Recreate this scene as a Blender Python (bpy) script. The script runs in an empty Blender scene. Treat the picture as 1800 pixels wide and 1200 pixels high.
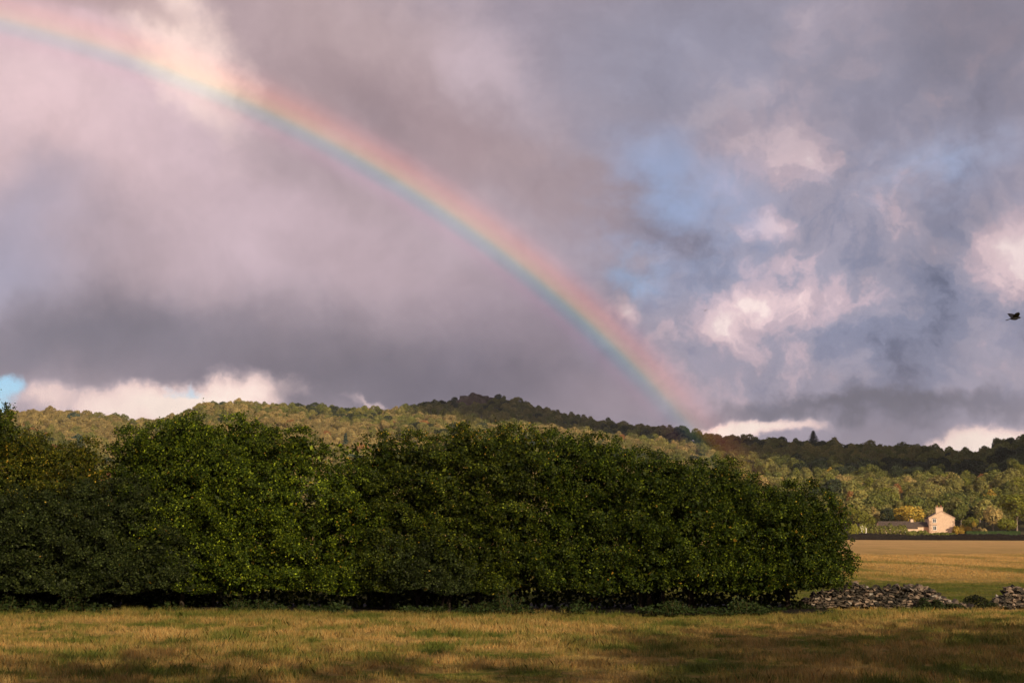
import bpy, bmesh, math
import numpy as np
from mathutils import Vector, Matrix, Euler

# ------------------------------------------------------------------ camera
F, HOR, CAMZ = 2500.0, 930.0, 1.9            # focal length and horizon row in the photo's 1800x1200 pixels
PITCH = math.atan((HOR - 600) / F)
sc = bpy.context.scene
COL = sc.collection
cam_d = bpy.data.cameras.new('camera'); cam = bpy.data.objects.new('camera', cam_d); COL.objects.link(cam)
cam.location = (0, 0, CAMZ); cam.rotation_euler = (math.pi / 2 + PITCH, 0, 0)
cam_d.lens = 50; cam_d.sensor_width = 36; cam_d.clip_start = 0.1; cam_d.clip_end = 30000
sc.camera = cam
sc.view_settings.view_transform = 'Standard'; sc.view_settings.look = 'None'
sc.view_settings.exposure = 0.0; sc.view_settings.gamma = 1.0; sc.view_settings.use_curve_mapping = False

SUN_AZ, SUN_EL = math.radians(180 - 25.6), math.radians(21.8)    # behind the right shoulder: opposite the bow's centre
SUN = Vector((math.sin(SUN_AZ) * math.cos(SUN_EL), math.cos(SUN_AZ) * math.cos(SUN_EL), math.sin(SUN_EL)))
SKY_GAIN = 1.0

def ray(px, py):
    x = (px - 900) / F; y = (600 - py) / F
    c, s = math.cos(PITCH), math.sin(PITCH)
    return Vector((x, c - y * s, s + y * c))
def at(px, py, Y):                      # the point of a pixel's direction at distance Y ahead
    d = ray(px, py); return Vector((0, 0, CAMZ)) + d * (Y / d.y)
def pix(P):                             # numpy points -> pixels
    P = np.asarray(P, float); c, s = math.cos(PITCH), math.sin(PITCH)
    q = P - np.array([0, 0, CAMZ]); dep = q[..., 1] * c + q[..., 2] * s; up = -q[..., 1] * s + q[..., 2] * c
    return 900 + F * q[..., 0] / dep, 600 - F * up / dep
def lin(r, g, b):
    f = lambda v: (v / 255 / 12.92) if v / 255 <= 0.04045 else ((v / 255 + 0.055) / 1.055) ** 2.4
    return (f(r), f(g), f(b), 1.0)

# ------------------------------------------------------------------ node helper
class NT:
    def __init__(self, tree): self.t = tree; tree.nodes.clear()
    def n(self, typ, inputs=None, **props):
        nd = self.t.nodes.new(typ)
        for k, v in props.items(): setattr(nd, k, v)
        for k, v in (inputs or {}).items():
            s = nd.inputs[k]
            if isinstance(v, bpy.types.NodeSocket): self.t.links.new(v, s)
            else: s.default_value = v
        return nd
    def math(self, op, a, b=0.0, c=None, clamp=False):
        i = {0: a, 1: b}
        if c is not None: i[2] = c
        return self.n('ShaderNodeMath', i, operation=op, use_clamp=clamp).outputs[0]
    def mix(self, f, a, b, blend='MIX'):
        nd = self.n('ShaderNodeMix', None, data_type='RGBA', blend_type=blend)
        for k, v in ((0, f), (6, a), (7, b)):
            s = nd.inputs[k]
            if isinstance(v, bpy.types.NodeSocket): self.t.links.new(v, s)
            else: s.default_value = v
        return nd.outputs[2]
    def smooth(self, v, a, b):
        return self.n('ShaderNodeMapRange', {0: v, 1: a, 2: b, 3: 0.0, 4: 1.0}, interpolation_type='SMOOTHSTEP').outputs[0]
    def noise(self, vec, scale, detail=4, rough=0.55, dist=0.0):
        return self.n('ShaderNodeTexNoise', {'Vector': vec, 'Scale': scale, 'Detail': detail, 'Roughness': rough, 'Distortion': dist})
    def ramp(self, fac, stops, interp='LINEAR'):
        nd = self.n('ShaderNodeValToRGB', {0: fac}); nd.color_ramp.interpolation = interp
        el = nd.color_ramp.elements
        el.remove(el[1]); el[0].position = stops[0][0]; el[0].color = stops[0][1]
        for p, c in stops[1:]: el.new(p).color = c
        return nd.outputs[0]

# ------------------------------------------------------------------ world: blue sky with a layered cloud deck
world = bpy.data.worlds.new('World'); sc.world = world; world.use_nodes = True
w = NT(world.node_tree)
gen = w.n('ShaderNodeTexCoord').outputs['Generated']
n1 = w.noise(gen, 5.5, 5, 0.55).outputs['Color']
n2 = w.noise(gen, 24.0, 6, 0.62).outputs['Color']
def vm(op, a, b):
    i = {0: a, 1: b}
    return w.n('ShaderNodeVectorMath', i, operation=op).outputs[0]
def warp(amp1, amp2):
    a = vm('MULTIPLY', vm('SUBTRACT', n1, (0.5, 0.5, 0.5)), (amp1, amp1, amp1))
    b = vm('MULTIPLY', vm('SUBTRACT', n2, (0.5, 0.5, 0.5)), (amp2, amp2, amp2))
    return vm('ADD', gen, vm('ADD', a, b))
warp_soft = warp(0.10, 0.030)
warp_crisp = warp(0.075, 0.065)
def blob(px, py, rx, ry, ang=0, soft=1.0, crisp=False):
    d = ray(px, py).normalized()
    right = Vector((d.y, -d.x, 0)).normalized(); up = right.cross(d).normalized()
    a = math.radians(ang)
    ax = right * math.cos(a) + up * math.sin(a); az = -right * math.sin(a) + up * math.cos(a)
    M = Matrix((ax, -d, az)).transposed()
    if M.determinant() < 0: M = Matrix((ax, d, az)).transposed()
    mp = w.n('ShaderNodeMapping', {'Vector': warp_crisp if crisp else warp_soft, 'Location': tuple(d),
             'Rotation': tuple(M.to_euler()), 'Scale': (rx / F, 1.0, ry / F)}, vector_type='TEXTURE')
    ln = w.n('ShaderNodeVectorMath', {0: mp.outputs[0]}, operation='LENGTH').outputs['Value']
    return w.smooth(ln, 1.0 + 0.5 * soft, 1.0 - soft)
fb = w.noise(gen, 8.0, 7, 0.6, 0.4).outputs[0]
fb2 = w.noise(vm('MULTIPLY', gen, (1, 1, 2.2)), 3.2, 6, 0.6).outputs[0]
colr = w.ramp(fb2, [(0.30, lin(140, 133, 147)), (0.50, lin(162, 150, 163)), (0.68, lin(186, 169, 178))])
# px, py, rx, ry, angle, colour, softness, amount, crisp
LAYERS = [
 # inside the bow: pink, lit through falling rain
 (130, 190, 430, 240, -18, (230, 199, 202), 0.95, 0.95, 0),
 (520, 380, 420, 170, -30, (198, 175, 184), 0.95, 0.8, 0),
 (50, 440, 150, 110, 30, (162, 160, 182), 0.9, 0.85, 0),
 (330, 460, 330, 100, -10, (190, 169, 178), 0.95, 0.7, 0),
 (880, 560, 220, 120, -35, (166, 147, 158), 0.95, 0.6, 0),
 # above the bow
 (470, 55, 230, 150, -38, (180, 157, 161), 0.5, 0.85, 1),
 (770, 200, 340, 110, -32, (164, 143, 149), 0.85, 0.95, 0),
 (640, 40, 220, 80, -10, (192, 169, 172), 0.9, 0.7, 0),
 (960, 300, 140, 80, -25, (170, 150, 156), 0.45, 0.85, 1),
 (860, 100, 130, 80, -40, (206, 185, 194), 0.95, 0.6, 1),
 (320, 80, 75, 180, 38, (255, 226, 216), 0.95, 0.95, 1),
 (190, 10, 130, 26, -8, (184, 158, 160), 0.9, 0.9, 0),
 (560, 310, 130, 42, -25, (174, 155, 162), 0.9, 0.7, 0),
 # right: blue-grey
 (1480, 90, 480, 170, 0, (146, 142, 158), 0.95, 0.9, 0),
 (1750, 80, 240, 200, 0, (126, 122, 137), 0.95, 0.85, 0),
 (1150, 130, 200, 110, -20, (152, 150, 169), 0.95, 0.7, 0),
 (1340, 270, 110, 45, -10, (170, 160, 174), 0.95, 0.5, 0),
 (1255, 200, 72, 34, 18, (184, 169, 178), 0.75, 0.7, 1),
]
for (x, y, rx, ry, an, c, soft, amt, cr) in LAYERS:
    colr = w.mix(w.math('MULTIPLY', blob(x, y, rx, ry, an, soft, cr), amt), colr, lin(*c))
# broken cumulus on the right: billowing noise, nudged up or down where the deck is thin or thick
cum = w.noise(vm('ADD', gen, vm('MULTIPLY', vm('SUBTRACT', n2, (.5, .5, .5)), (0.045, 0.045, 0.045))), 11.0, 9, 0.60, 0.25).outputs[0]
val = w.math('ADD', w.math('MULTIPLY', w.math('SUBTRACT', cum, 0.5), 1.45), 0.46)
for (x, y, rx, ry, an, amt) in [(1340, 400, 50, 28, -20, .33), (1390, 440, 26, 34, 0, .10), (1350, 556, 115, 44, 5, .20), (1455, 505, 60, 56, 40, .10), (1770, 425, 100, 66, -20, .30), (1700, 580, 130, 70, -20, .15),
                               (1115, 548, 30, 20, -30, .28), (1560, 620, 200, 50, 0, .08), (1650, 670, 90, 36, 8, .10), (1560, 400, 200, 90, -25, -.12), (1580, 530, 100, 110, 30, -.09), (1230, 450, 130, 90, 0, -.06), (1800, 540, 60, 50, 0, -.1), (1440, 620, 160, 40, 0, -.02)]:
    val = w.math('ADD', val, w.math('MULTIPLY', blob(x, y, rx, ry, an, 0.95, False), amt))
cumc = w.ramp(val, [(0.28, lin(106, 112, 136)), (0.40, lin(134, 138, 162)), (0.50, lin(156, 153, 172)), (0.62, lin(196, 176, 187)), (0.72, lin(230, 203, 207)), (0.84, lin(254, 232, 228))], 'EASE')
colr = w.mix(w.math('MULTIPLY', blob(1480, 430, 560, 400, 0, 0.8), 0.45), colr, cumc)
colr = w.mix(w.math('MULTIPLY', blob(1490, 520, 450, 220, 0, 0.85), 0.95), colr, cumc)
gapn = w.noise(vm('MULTIPLY', gen, (1, 1, 1.5)), 13.0, 6, 0.56).outputs[0]
gaps = w.smooth(gapn, 0.36, 0.64)
for (x, y, rx, ry, an, c, soft, amt, cr) in [
  # the shower's heavy base on the left, dark down to the hill
 (640, 640, 560, 110, -4, (134, 125, 137), 0.98, 0.9, 0),
 (620, 672, 460, 62, -2, (113, 108, 122), 0.98, 0.9, 0),
 (120, 600, 250, 62, 6, (122, 118, 132), 0.95, 0.9, 0),
 (1100, 690, 150, 50, 0, (160, 145, 157), 0.95, 0.7, 0),
 (1530, 708, 310, 30, 3, (113, 111, 125), 0.85, 0.95, 1)]:
    colr = w.mix(w.math('MULTIPLY', blob(x, y, rx, ry, an, soft, cr), amt), colr, lin(*c))
for (x, y, rx, ry, an, c, amt) in [(1160, 370, 200, 130, -30, (162, 178, 214), .9), (1610, 285, 150, 60, 10, (172, 182, 212), .8), (1120, 480, 60, 38, -30, (166, 196, 234), .9)]:
    colr = w.mix(w.math('MULTIPLY', w.math('MULTIPLY', blob(x, y, rx, ry, an, 0.98, False), gaps), amt), colr, lin(*c))
# bright gaps low over the hills, with the same billowing edges
rimv = w.math('ADD', w.math('MULTIPLY', w.math('SUBTRACT', cum, 0.5), 0.9), 0.0)
rb = 0.0
for (x, y, rx, ry, an, amt) in [(300, 708, 225, 62, 7, 1.0), (110, 700, 130, 36, 0, .55), (1350, 757, 130, 22, -3, .9), (1720, 764, 170, 40, 9, 1.0), (640, 708, 110, 12, -3, .5)]:
    rb = w.math('MAXIMUM', rb, w.math('MULTIPLY', blob(x, y, rx, ry, an, 0.95, False), amt))
rv = w.math('ADD', rb, rimv)
colr = w.mix(w.smooth(rv, 0.25, 0.75), colr, w.ramp(rv, [(0.3, lin(196, 178, 190)), (0.6, lin(244, 214, 208)), (0.9, lin(255, 234, 222))]))
bil = w.noise(vm('ADD', gen, vm('MULTIPLY', n2, (0.05, 0.05, 0.05))), 17.0, 9, 0.66, 0.3).outputs[0]
detail = w.math('ADD', w.n('ShaderNodeMapRange', {0: fb, 1: 0.25, 2: 0.75, 3: 0.86, 4: 1.14}).outputs[0], w.math('MULTIPLY', w.math('SUBTRACT', bil, 0.5), 0.42))
colr = w.n('ShaderNodeVectorMath', {0: colr, 'Scale': detail}, operation='SCALE').outputs[0]
hole = 0.0
for (x, y, rx, ry, an, soft, amt) in [(14, 682, 40, 34, 0, 0.7, 1.0), (308, 678, 24, 13, 0, 1.0, 0.6), (1115, 478, 60, 30, -35, 1.0, 0.3),
                                      (1175, 340, 120, 50, -20, 1.0, 0.06), (1640, 290, 60, 26, 0, 1.0, 0.14)]:
    hole = w.math('MAXIMUM', hole, w.math('MULTIPLY', blob(x, y, rx, ry, an, soft, True), amt))
sky = w.n('ShaderNodeTexSky', None, sky_type='NISHITA', sun_disc=False, sun_elevation=SUN_EL, sun_rotation=SUN_AZ,
          air_density=1.0, dust_density=0.3, ozone_density=5.0)
bg_sky = w.n('ShaderNodeBackground', {0: sky.outputs[0], 1: 0.105})
bg_cl = w.n('ShaderNodeBackground', {0: colr, 1: SKY_GAIN})
mxw = w.n('ShaderNodeMixShader', {0: hole, 1: bg_cl.outputs[0], 2: bg_sky.outputs[0]})
w.n('ShaderNodeOutputWorld', {0: mxw.outputs[0]})

# ------------------------------------------------------------------ sun
sd = bpy.data.lights.new('sun', 'SUN'); so = bpy.data.objects.new('sun', sd); COL.objects.link(so)
sd.energy = 5.0; sd.angle = math.radians(0.53); sd.color = (1.0, 0.80, 0.56)
so.rotation_euler = (-SUN).to_track_quat('-Z', 'Y').to_euler(); so.location = (40, -60, 60)

# ------------------------------------------------------------------ helpers
rng = np.random.default_rng(11)
def tag(o, label=None, cat=None, group=None, kind=None):
    for k, v in (('label', label), ('category', cat), ('group', group), ('kind', kind)):
        if v: o[k] = v
    return o
def link(name, me, parent=None, loc=None):
    o = bpy.data.objects.new(name, me); COL.objects.link(o)
    if parent is not None: o.parent = parent
    if loc is not None: o.location = loc
    return o
def empty(name, loc):
    o = bpy.data.objects.new(name, None); COL.objects.link(o); o.location = loc; o.empty_display_size = 0.2; return o
def quads_mesh(name, V, cols=None, mat=None, n=4):
    """V: (N,n,3) separate faces; cols (N,3) colour for each face"""
    N = len(V); me = bpy.data.meshes.new(name)
    me.vertices.add(N * n); me.vertices.foreach_set('co', np.ascontiguousarray(V, dtype=np.float32).ravel())
    me.loops.add(N * n); me.loops.foreach_set('vertex_index', np.arange(N * n, dtype=np.int32))
    me.polygons.add(N); me.polygons.foreach_set('loop_start', np.arange(0, N * n, n, dtype=np.int32))
    me.update(calc_edges=True)
    if cols is not None:
        at_ = me.attributes.new('col', 'FLOAT_COLOR', 'FACE')
        c4 = np.ones((N, 4), np.float32); c4[:, :3] = cols; at_.data.foreach_set('color', c4.ravel())
    if mat: me.materials.append(mat)
    return me
def grid_mesh(name, P, mat=None, smooth=True):
    """P: (a,b,3) grid of points"""
    a, b, _ = P.shape; me = bpy.data.meshes.new(name)
    idx = np.arange(a * b).reshape(a, b)
    q = np.stack([idx[:-1, :-1], idx[1:, :-1], idx[1:, 1:], idx[:-1, 1:]], -1).reshape(-1, 4)
    me.vertices.add(a * b); me.vertices.foreach_set('co', np.ascontiguousarray(P, dtype=np.float32).ravel())
    me.loops.add(q.size); me.loops.foreach_set('vertex_index', q.ravel().astype(np.int32))
    me.polygons.add(len(q)); me.polygons.foreach_set('loop_start', np.arange(0, q.size, 4, dtype=np.int32))
    me.update(calc_edges=True)
    if smooth: me.polygons.foreach_set('use_smooth', np.ones(len(q), bool))
    if mat: me.materials.append(mat)
    return me
def pyd(name, V, Fc, mat=None):
    me = bpy.data.meshes.new(name); me.from_pydata([tuple(v) for v in V], [], [tuple(f) for f in Fc]); me.update()
    if mat: me.materials.append(mat)
    return me
def tube(V, Fc, pts, rads, seg=7):
    """adds a tapered tube through pts to the lists V, Fc"""
    base0 = None; pts = [Vector(p) for p in pts]
    for i, (p, r) in enumerate(zip(pts, rads)):
        d = (pts[min(i + 1, len(pts) - 1)] - pts[max(i - 1, 0)]).normalized()
        a = d.orthogonal().normalized() if abs(d.z) < 0.9 else Vector((1, 0, 0)).cross(d).normalized(); b = d.cross(a)
        st = len(V)
        for k in range(seg):
            t = 2 * math.pi * k / seg; V.append(tuple(p + (a * math.cos(t) + b * math.sin(t)) * r))
        if base0 is not None:
            for k in range(seg): Fc.append((base0 + k, base0 + (k + 1) % seg, st + (k + 1) % seg, st + k))
        base0 = st
    Fc.append(tuple(range(base0, base0 + seg)))
def box(V, Fc, x0, x1, y0, y1, z0, z1):
    s = len(V); V += [(x, y, z) for z in (z0, z1) for y in (y0, y1) for x in (x0, x1)]
    Fc += [tuple(s + i for i in f) for f in ((0, 2, 3, 1), (4, 5, 7, 6), (0, 1, 5, 4), (2, 6, 7, 3), (0, 4, 6, 2), (1, 3, 7, 5))]
def unit(n, r=rng):
    v = r.normal(size=(n, 3)); return v / np.linalg.norm(v, axis=1)[:, None]
def leaf_quads(C, N, size, asp, r=rng, fold=0.0):
    """leaf-shaped quads at C with normals near N"""
    n = len(C); t = np.cross(N, unit(n, r)); t /= np.linalg.norm(t, axis=1)[:, None] + 1e-9; b = np.cross(N, t)
    L = (size * 0.5)[:, None]; W = (size * 0.5 * asp)[:, None]
    return np.stack([C - t * L, C + b * W + t * L * 0.1 + N * L * fold, C + t * L, C - b * W + t * L * 0.1 + N * L * fold], 1)

# ------------------------------------------------------------------ materials
def newmat(name):
    m = bpy.data.materials.new(name); m.use_nodes = True; return m, NT(m.node_tree)
def foliage(name, tint=None, var=0.25, rough=0.55, trans=0.25, spec=0.3):
    """leaf material: face colour 'col' times a per-object variation"""
    m, t = newmat(name)
    c = t.n('ShaderNodeAttribute', None, attribute_name='col').outputs['Color']
    if tint is not None:
        rnd = t.n('ShaderNodeObjectInfo').outputs['Random']
        r = t.ramp(rnd, [(i / max(1, len(tint) - 1), (*q, 1)) for i, q in enumerate(tint)])
        c = t.mix(1.0, r, c, 'MULTIPLY')
        v = t.n('ShaderNodeMapRange', {0: t.math('FRACT', t.math('MULTIPLY', rnd, 37.7)), 3: 1 - var, 4: 1 + var}).outputs[0]
        c = t.n('ShaderNodeVectorMath', {0: c, 'Scale': v}, operation='SCALE').outputs[0]
    p = t.n('ShaderNodeBsdfPrincipled', {'Base Color': c, 'Roughness': rough, 'Specular IOR Level': spec})
    tr = t.n('ShaderNodeBsdfTranslucent', {0: c})
    mx = t.n('ShaderNodeMixShader', {0: trans, 1: p.outputs[0], 2: tr.outputs[0]})
    t.n('ShaderNodeOutputMaterial', {0: mx.outputs[0]}); return m
def simple(name, c1, c2, scale, rough=0.85, bump=0.3, detail=6, perobj=0.0, spec=0.2):
    m, t = newmat(name)
    co = t.n('ShaderNodeTexCoord').outputs['Object']
    nz = t.noise(co, scale, detail, 0.6)
    c = t.mix(t.smooth(nz.outputs[0], 0.3, 0.7), (*c1, 1), (*c2, 1))
    if perobj:
        rnd = t.n('ShaderNodeObjectInfo').outputs['Random']
        v = t.n('ShaderNodeMapRange', {0: rnd, 3: 1 - perobj, 4: 1 + perobj}).outputs[0]
        c = t.n('ShaderNodeVectorMath', {0: c, 'Scale': v}, operation='SCALE').outputs[0]
    bp = t.n('ShaderNodeBump', {'Strength': bump, 'Distance': 0.05, 'Height': nz.outputs[0]})
    p = t.n('ShaderNodeBsdfPrincipled', {'Base Color': c, 'Roughness': rough, 'Specular IOR Level': spec, 'Normal': bp.outputs[0]})
    t.n('ShaderNodeOutputMaterial', {0: p.outputs[0]}); return m

STRAW, STRAW2, GREEN, OLIVE = (0.54, 0.350, 0.115), (0.385, 0.262, 0.078), (0.125, 0.150, 0.022), (0.25, 0.215, 0.045)
def field_mat(name, blades):
    """straw and green patches laid in streaks along the field, a greener headland beyond the stone wall"""
    m, t = newmat(name)
    pos = t.n('ShaderNodeNewGeometry').outputs['Position']
    st = t.n('ShaderNodeVectorMath', {0: pos, 1: (0.55, 0.75, 0.0)}, operation='MULTIPLY').outputs[0]
    big = t.noise(st, 1.0, 5, 0.65, 0.5).outputs[0]
    far = t.n('ShaderNodeVectorMath', {0: pos, 1: (0.34, 0.040, 0.0)}, operation='MULTIPLY').outputs[0]
    bigf = t.noise(far, 1.0, 6, 0.6, 0.3).outputs[0]
    sep = t.n('ShaderNodeSeparateXYZ', {0: pos}); X, Y = sep.outputs[0], sep.outputs[1]
    fine = t.noise(pos, 2.6, 3, 0.6).outputs[0]
    isfar = t.smooth(Y, 46.0, 62.0)
    v = t.n('ShaderNodeMix', {0: isfar, 2: big, 3: t.math('ADD', bigf, t.n('ShaderNodeMapRange', {0: Y, 1: 55.0, 2: 230.0, 3: 0.02, 4: 0.20}).outputs[0])}, data_type='FLOAT').outputs[0]
    v = t.math('ADD', t.math('MULTIPLY', v, 0.75), t.math('MULTIPLY', fine, 0.25))
    v = t.math('SUBTRACT', v, t.math('MULTIPLY', isfar, t.math('MULTIPLY', t.math('SUBTRACT', bigf, .5), .15)))
    c = t.ramp(v, [(0.425, (*GREEN, 1)), (0.475, (*OLIVE, 1)), (0.52, (*STRAW2, 1)), (0.61, (*STRAW, 1))])
    c = t.mix(t.n('ShaderNodeMapRange', {0: Y, 1: 60.0, 2: 170.0}).outputs[0], c, t.mix(0.7, c, (0.74, 0.45, 0.19, 1)))
    # greener headland strip beyond the tumbled wall, greener grass along the hedge bottom
    edge = t.math('ADD', Y, t.math('MULTIPLY', t.math('SUBTRACT', fine, 0.5), 5.0))
    strip = t.math('MULTIPLY', t.smooth(edge, 36.8, 37.8), t.smooth(edge, 53.5, 50.5))
    c = t.mix(t.math('MULTIPLY', strip, 0.88), c, t.mix(t.smooth(big, .35, .65), (0.10, 0.125, 0.014, 1), (0.17, 0.17, 0.03, 1)))
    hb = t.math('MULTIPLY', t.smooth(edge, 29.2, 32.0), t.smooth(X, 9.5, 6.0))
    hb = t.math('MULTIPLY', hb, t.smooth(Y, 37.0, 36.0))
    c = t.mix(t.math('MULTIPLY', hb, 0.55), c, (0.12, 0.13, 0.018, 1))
    if blades:
        rn = t.n('ShaderNodeAttribute', None, attribute_name='col').outputs['Color']
        c = t.mix(1.0, c, rn, 'MULTIPLY')
        p = t.n('ShaderNodeBsdfPrincipled', {'Base Color': c, 'Roughness': 0.6, 'Specular IOR Level': 0.25})
        tr = t.n('ShaderNodeBsdfTranslucent', {0: c})
        mx = t.n('ShaderNodeMixShader', {0: 0.3, 1: p.outputs[0], 2: tr.outputs[0]}); out = mx.outputs[0]
    else:
        v2 = t.noise(pos, 9.0, 5, 0.7)
        fm = t.noise(t.n('ShaderNodeVectorMath', {0: pos, 1: (0.9, 0.11, 0.0)}, operation='MULTIPLY').outputs[0], 1.0, 5, 0.65).outputs[0]
        c = t.mix(1.0, c, t.ramp(fm, [(0.3, (0.72, 0.76, 0.72, 1)), (0.65, (1, 1, 1, 1))]), 'MULTIPLY')
        c = t.mix(1.0, c, t.ramp(v2.outputs[0], [(0.3, (0.62, 0.62, 0.62, 1)), (0.7, (1, 1, 1, 1))]), 'MULTIPLY')
        bp = t.n('ShaderNodeBump', {'Strength': 0.9, 'Distance': 0.12, 'Height': v2.outputs[0]})
        out = t.n('ShaderNodeBsdfPrincipled', {'Base Color': c, 'Roughness': 0.95, 'Specular IOR Level': 0.05, 'Normal': bp.outputs[0]}).outputs[0]
    t.n('ShaderNodeOutputMaterial', {0: out}); return m

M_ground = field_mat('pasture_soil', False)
M_grass = field_mat('grass_blades', True)
M_hill = simple('woodland_floor', (0.05, 0.045, 0.02), (0.09, 0.075, 0.03), 0.05)
M_bark = simple('bark', (0.022, 0.016, 0.011), (0.06, 0.045, 0.03), 9.0, bump=0.6)
M_palebark = simple('pale_bark', (0.16, 0.13, 0.10), (0.30, 0.25, 0.19), 5.0, bump=0.4)
M_leaf = foliage('hedge_leaf', None, rough=0.55, trans=0.25, spec=0.12)

# ------------------------------------------------------------------ terrain
# photo column -> row of the wooded skyline, distance of that ridge
RIDGE = [(-900, 760, 1150), (-300, 735, 1150), (0, 719, 1150), (60, 717, 1150), (150, 719, 1150), (200, 723, 1150), (245, 733, 1160), (300, 728, 1160),
         (335, 712, 1140), (365, 700, 1130), (430, 699, 1130), (500, 704, 1140), (600, 710, 1160), (690, 715, 1180), (705, 709, 1200),
         (740, 702, 1220), (800, 697, 1230), (870, 695, 1230), (905, 698, 1220), (935, 707, 1210), (990, 722, 1190), (1060, 735, 1150),
         (1150, 745, 1100), (1210, 752, 1060), (1270, 762, 1020), (1350, 767, 960), (1450, 771, 900), (1600, 776, 850), (1690, 785, 820),
         (1722, 787, 800), (1738, 777, 780), (1765, 767, 770), (1800, 760, 760), (2000, 735, 740), (2600, 740, 800)]
TREE_H = 9.5
_az, _rr, _zr = [], [], []
for px, py, rr in RIDGE:
    d = ray(px, py); h = math.hypot(d.x, d.y)
    _az.append(math.atan2(d.x, d.y)); _rr.append(rr); _zr.append(CAMZ + rr * d.z / h - TREE_H)
FOOT = [(-900, 520), (900, 520), (1300, 470), (1480, 425), (1800, 425), (2600, 430)]
_faz = [math.atan2(ray(p, 900).x, ray(p, 900).y) for p, _ in FOOT]; _fr = [r for _, r in FOOT]
def hill_z(x, y):
    x = np.asarray(x, float); y = np.asarray(y, float)
    az = np.arctan2(x, y); r = np.hypot(x, y)
    rr = np.interp(az, _az, _rr); zr = np.interp(az, _az, _zr); r0 = np.interp(az, _faz, _fr)
    t = (r - r0) / (rr - r0)
    up = np.sign(t) * np.abs(np.clip(t, -0.2, 1)) ** 1.15
    down = np.clip((r - rr) / 700, 0, 1)
    bump = 1.6 * np.sin(x / 37 + 1.3) * np.sin(y / 45) + 1.2 * np.sin(x / 17 + y / 23)
    env = np.clip(t, 0, 1) * np.clip(1.2 - t, 0, 1) * 2
    return zr * up * (1 - down * down * (3 - 2 * down)) + bump * np.clip(env, 0, 1) - np.clip(-t, 0, .2) * 8
def ground_z(x, y):
    x = np.asarray(x, float); y = np.asarray(y, float)
    return 0.05 * np.sin(x / 6.1 + 0.4) * np.sin(y / 7.7 + 1.0) + 0.03 * np.sin(x / 2.3 + y / 3.1) * np.clip(1 - y / 200, 0, 1)

rad = np.concatenate([np.linspace(0, 60, 61), np.geomspace(62, 6000, 60)])
ang = np.linspace(0, 2 * math.pi, 241)
R_, A_ = np.meshgrid(rad, ang, indexing='ij'); gx, gy = R_ * np.sin(A_), R_ * np.cos(A_)
gz = ground_z(gx, gy)
tag(link('ground', grid_mesh('ground', np.stack([gx, gy, gz], -1)[:, ::-1], M_ground)), kind='structure')

M_litter = simple('leaf_litter', (0.005, 0.004, 0.002), (0.016, 0.012, 0.006), 7.0, bump=.8)  # near-black ground strip: the deep shade under the hedge painted as colour
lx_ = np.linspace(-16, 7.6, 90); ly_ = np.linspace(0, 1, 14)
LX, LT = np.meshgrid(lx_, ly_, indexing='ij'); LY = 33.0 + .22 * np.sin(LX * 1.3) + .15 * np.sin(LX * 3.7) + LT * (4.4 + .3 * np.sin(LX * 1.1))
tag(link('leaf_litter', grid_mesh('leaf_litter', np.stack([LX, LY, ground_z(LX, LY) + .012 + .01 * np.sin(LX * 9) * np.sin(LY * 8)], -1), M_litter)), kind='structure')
azs = np.radians(np.linspace(-34, 34, 260)); rs = np.concatenate([np.linspace(395, 1300, 150), np.linspace(1320, 2100, 20)])
R_, A_ = np.meshgrid(rs, azs, indexing='ij'); hx, hy = R_ * np.sin(A_), R_ * np.cos(A_)
tag(link('hill', grid_mesh('hill', np.stack([hx, hy, hill_z(hx, hy)], -1)[:, ::-1], M_hill)), kind='structure')

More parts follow.
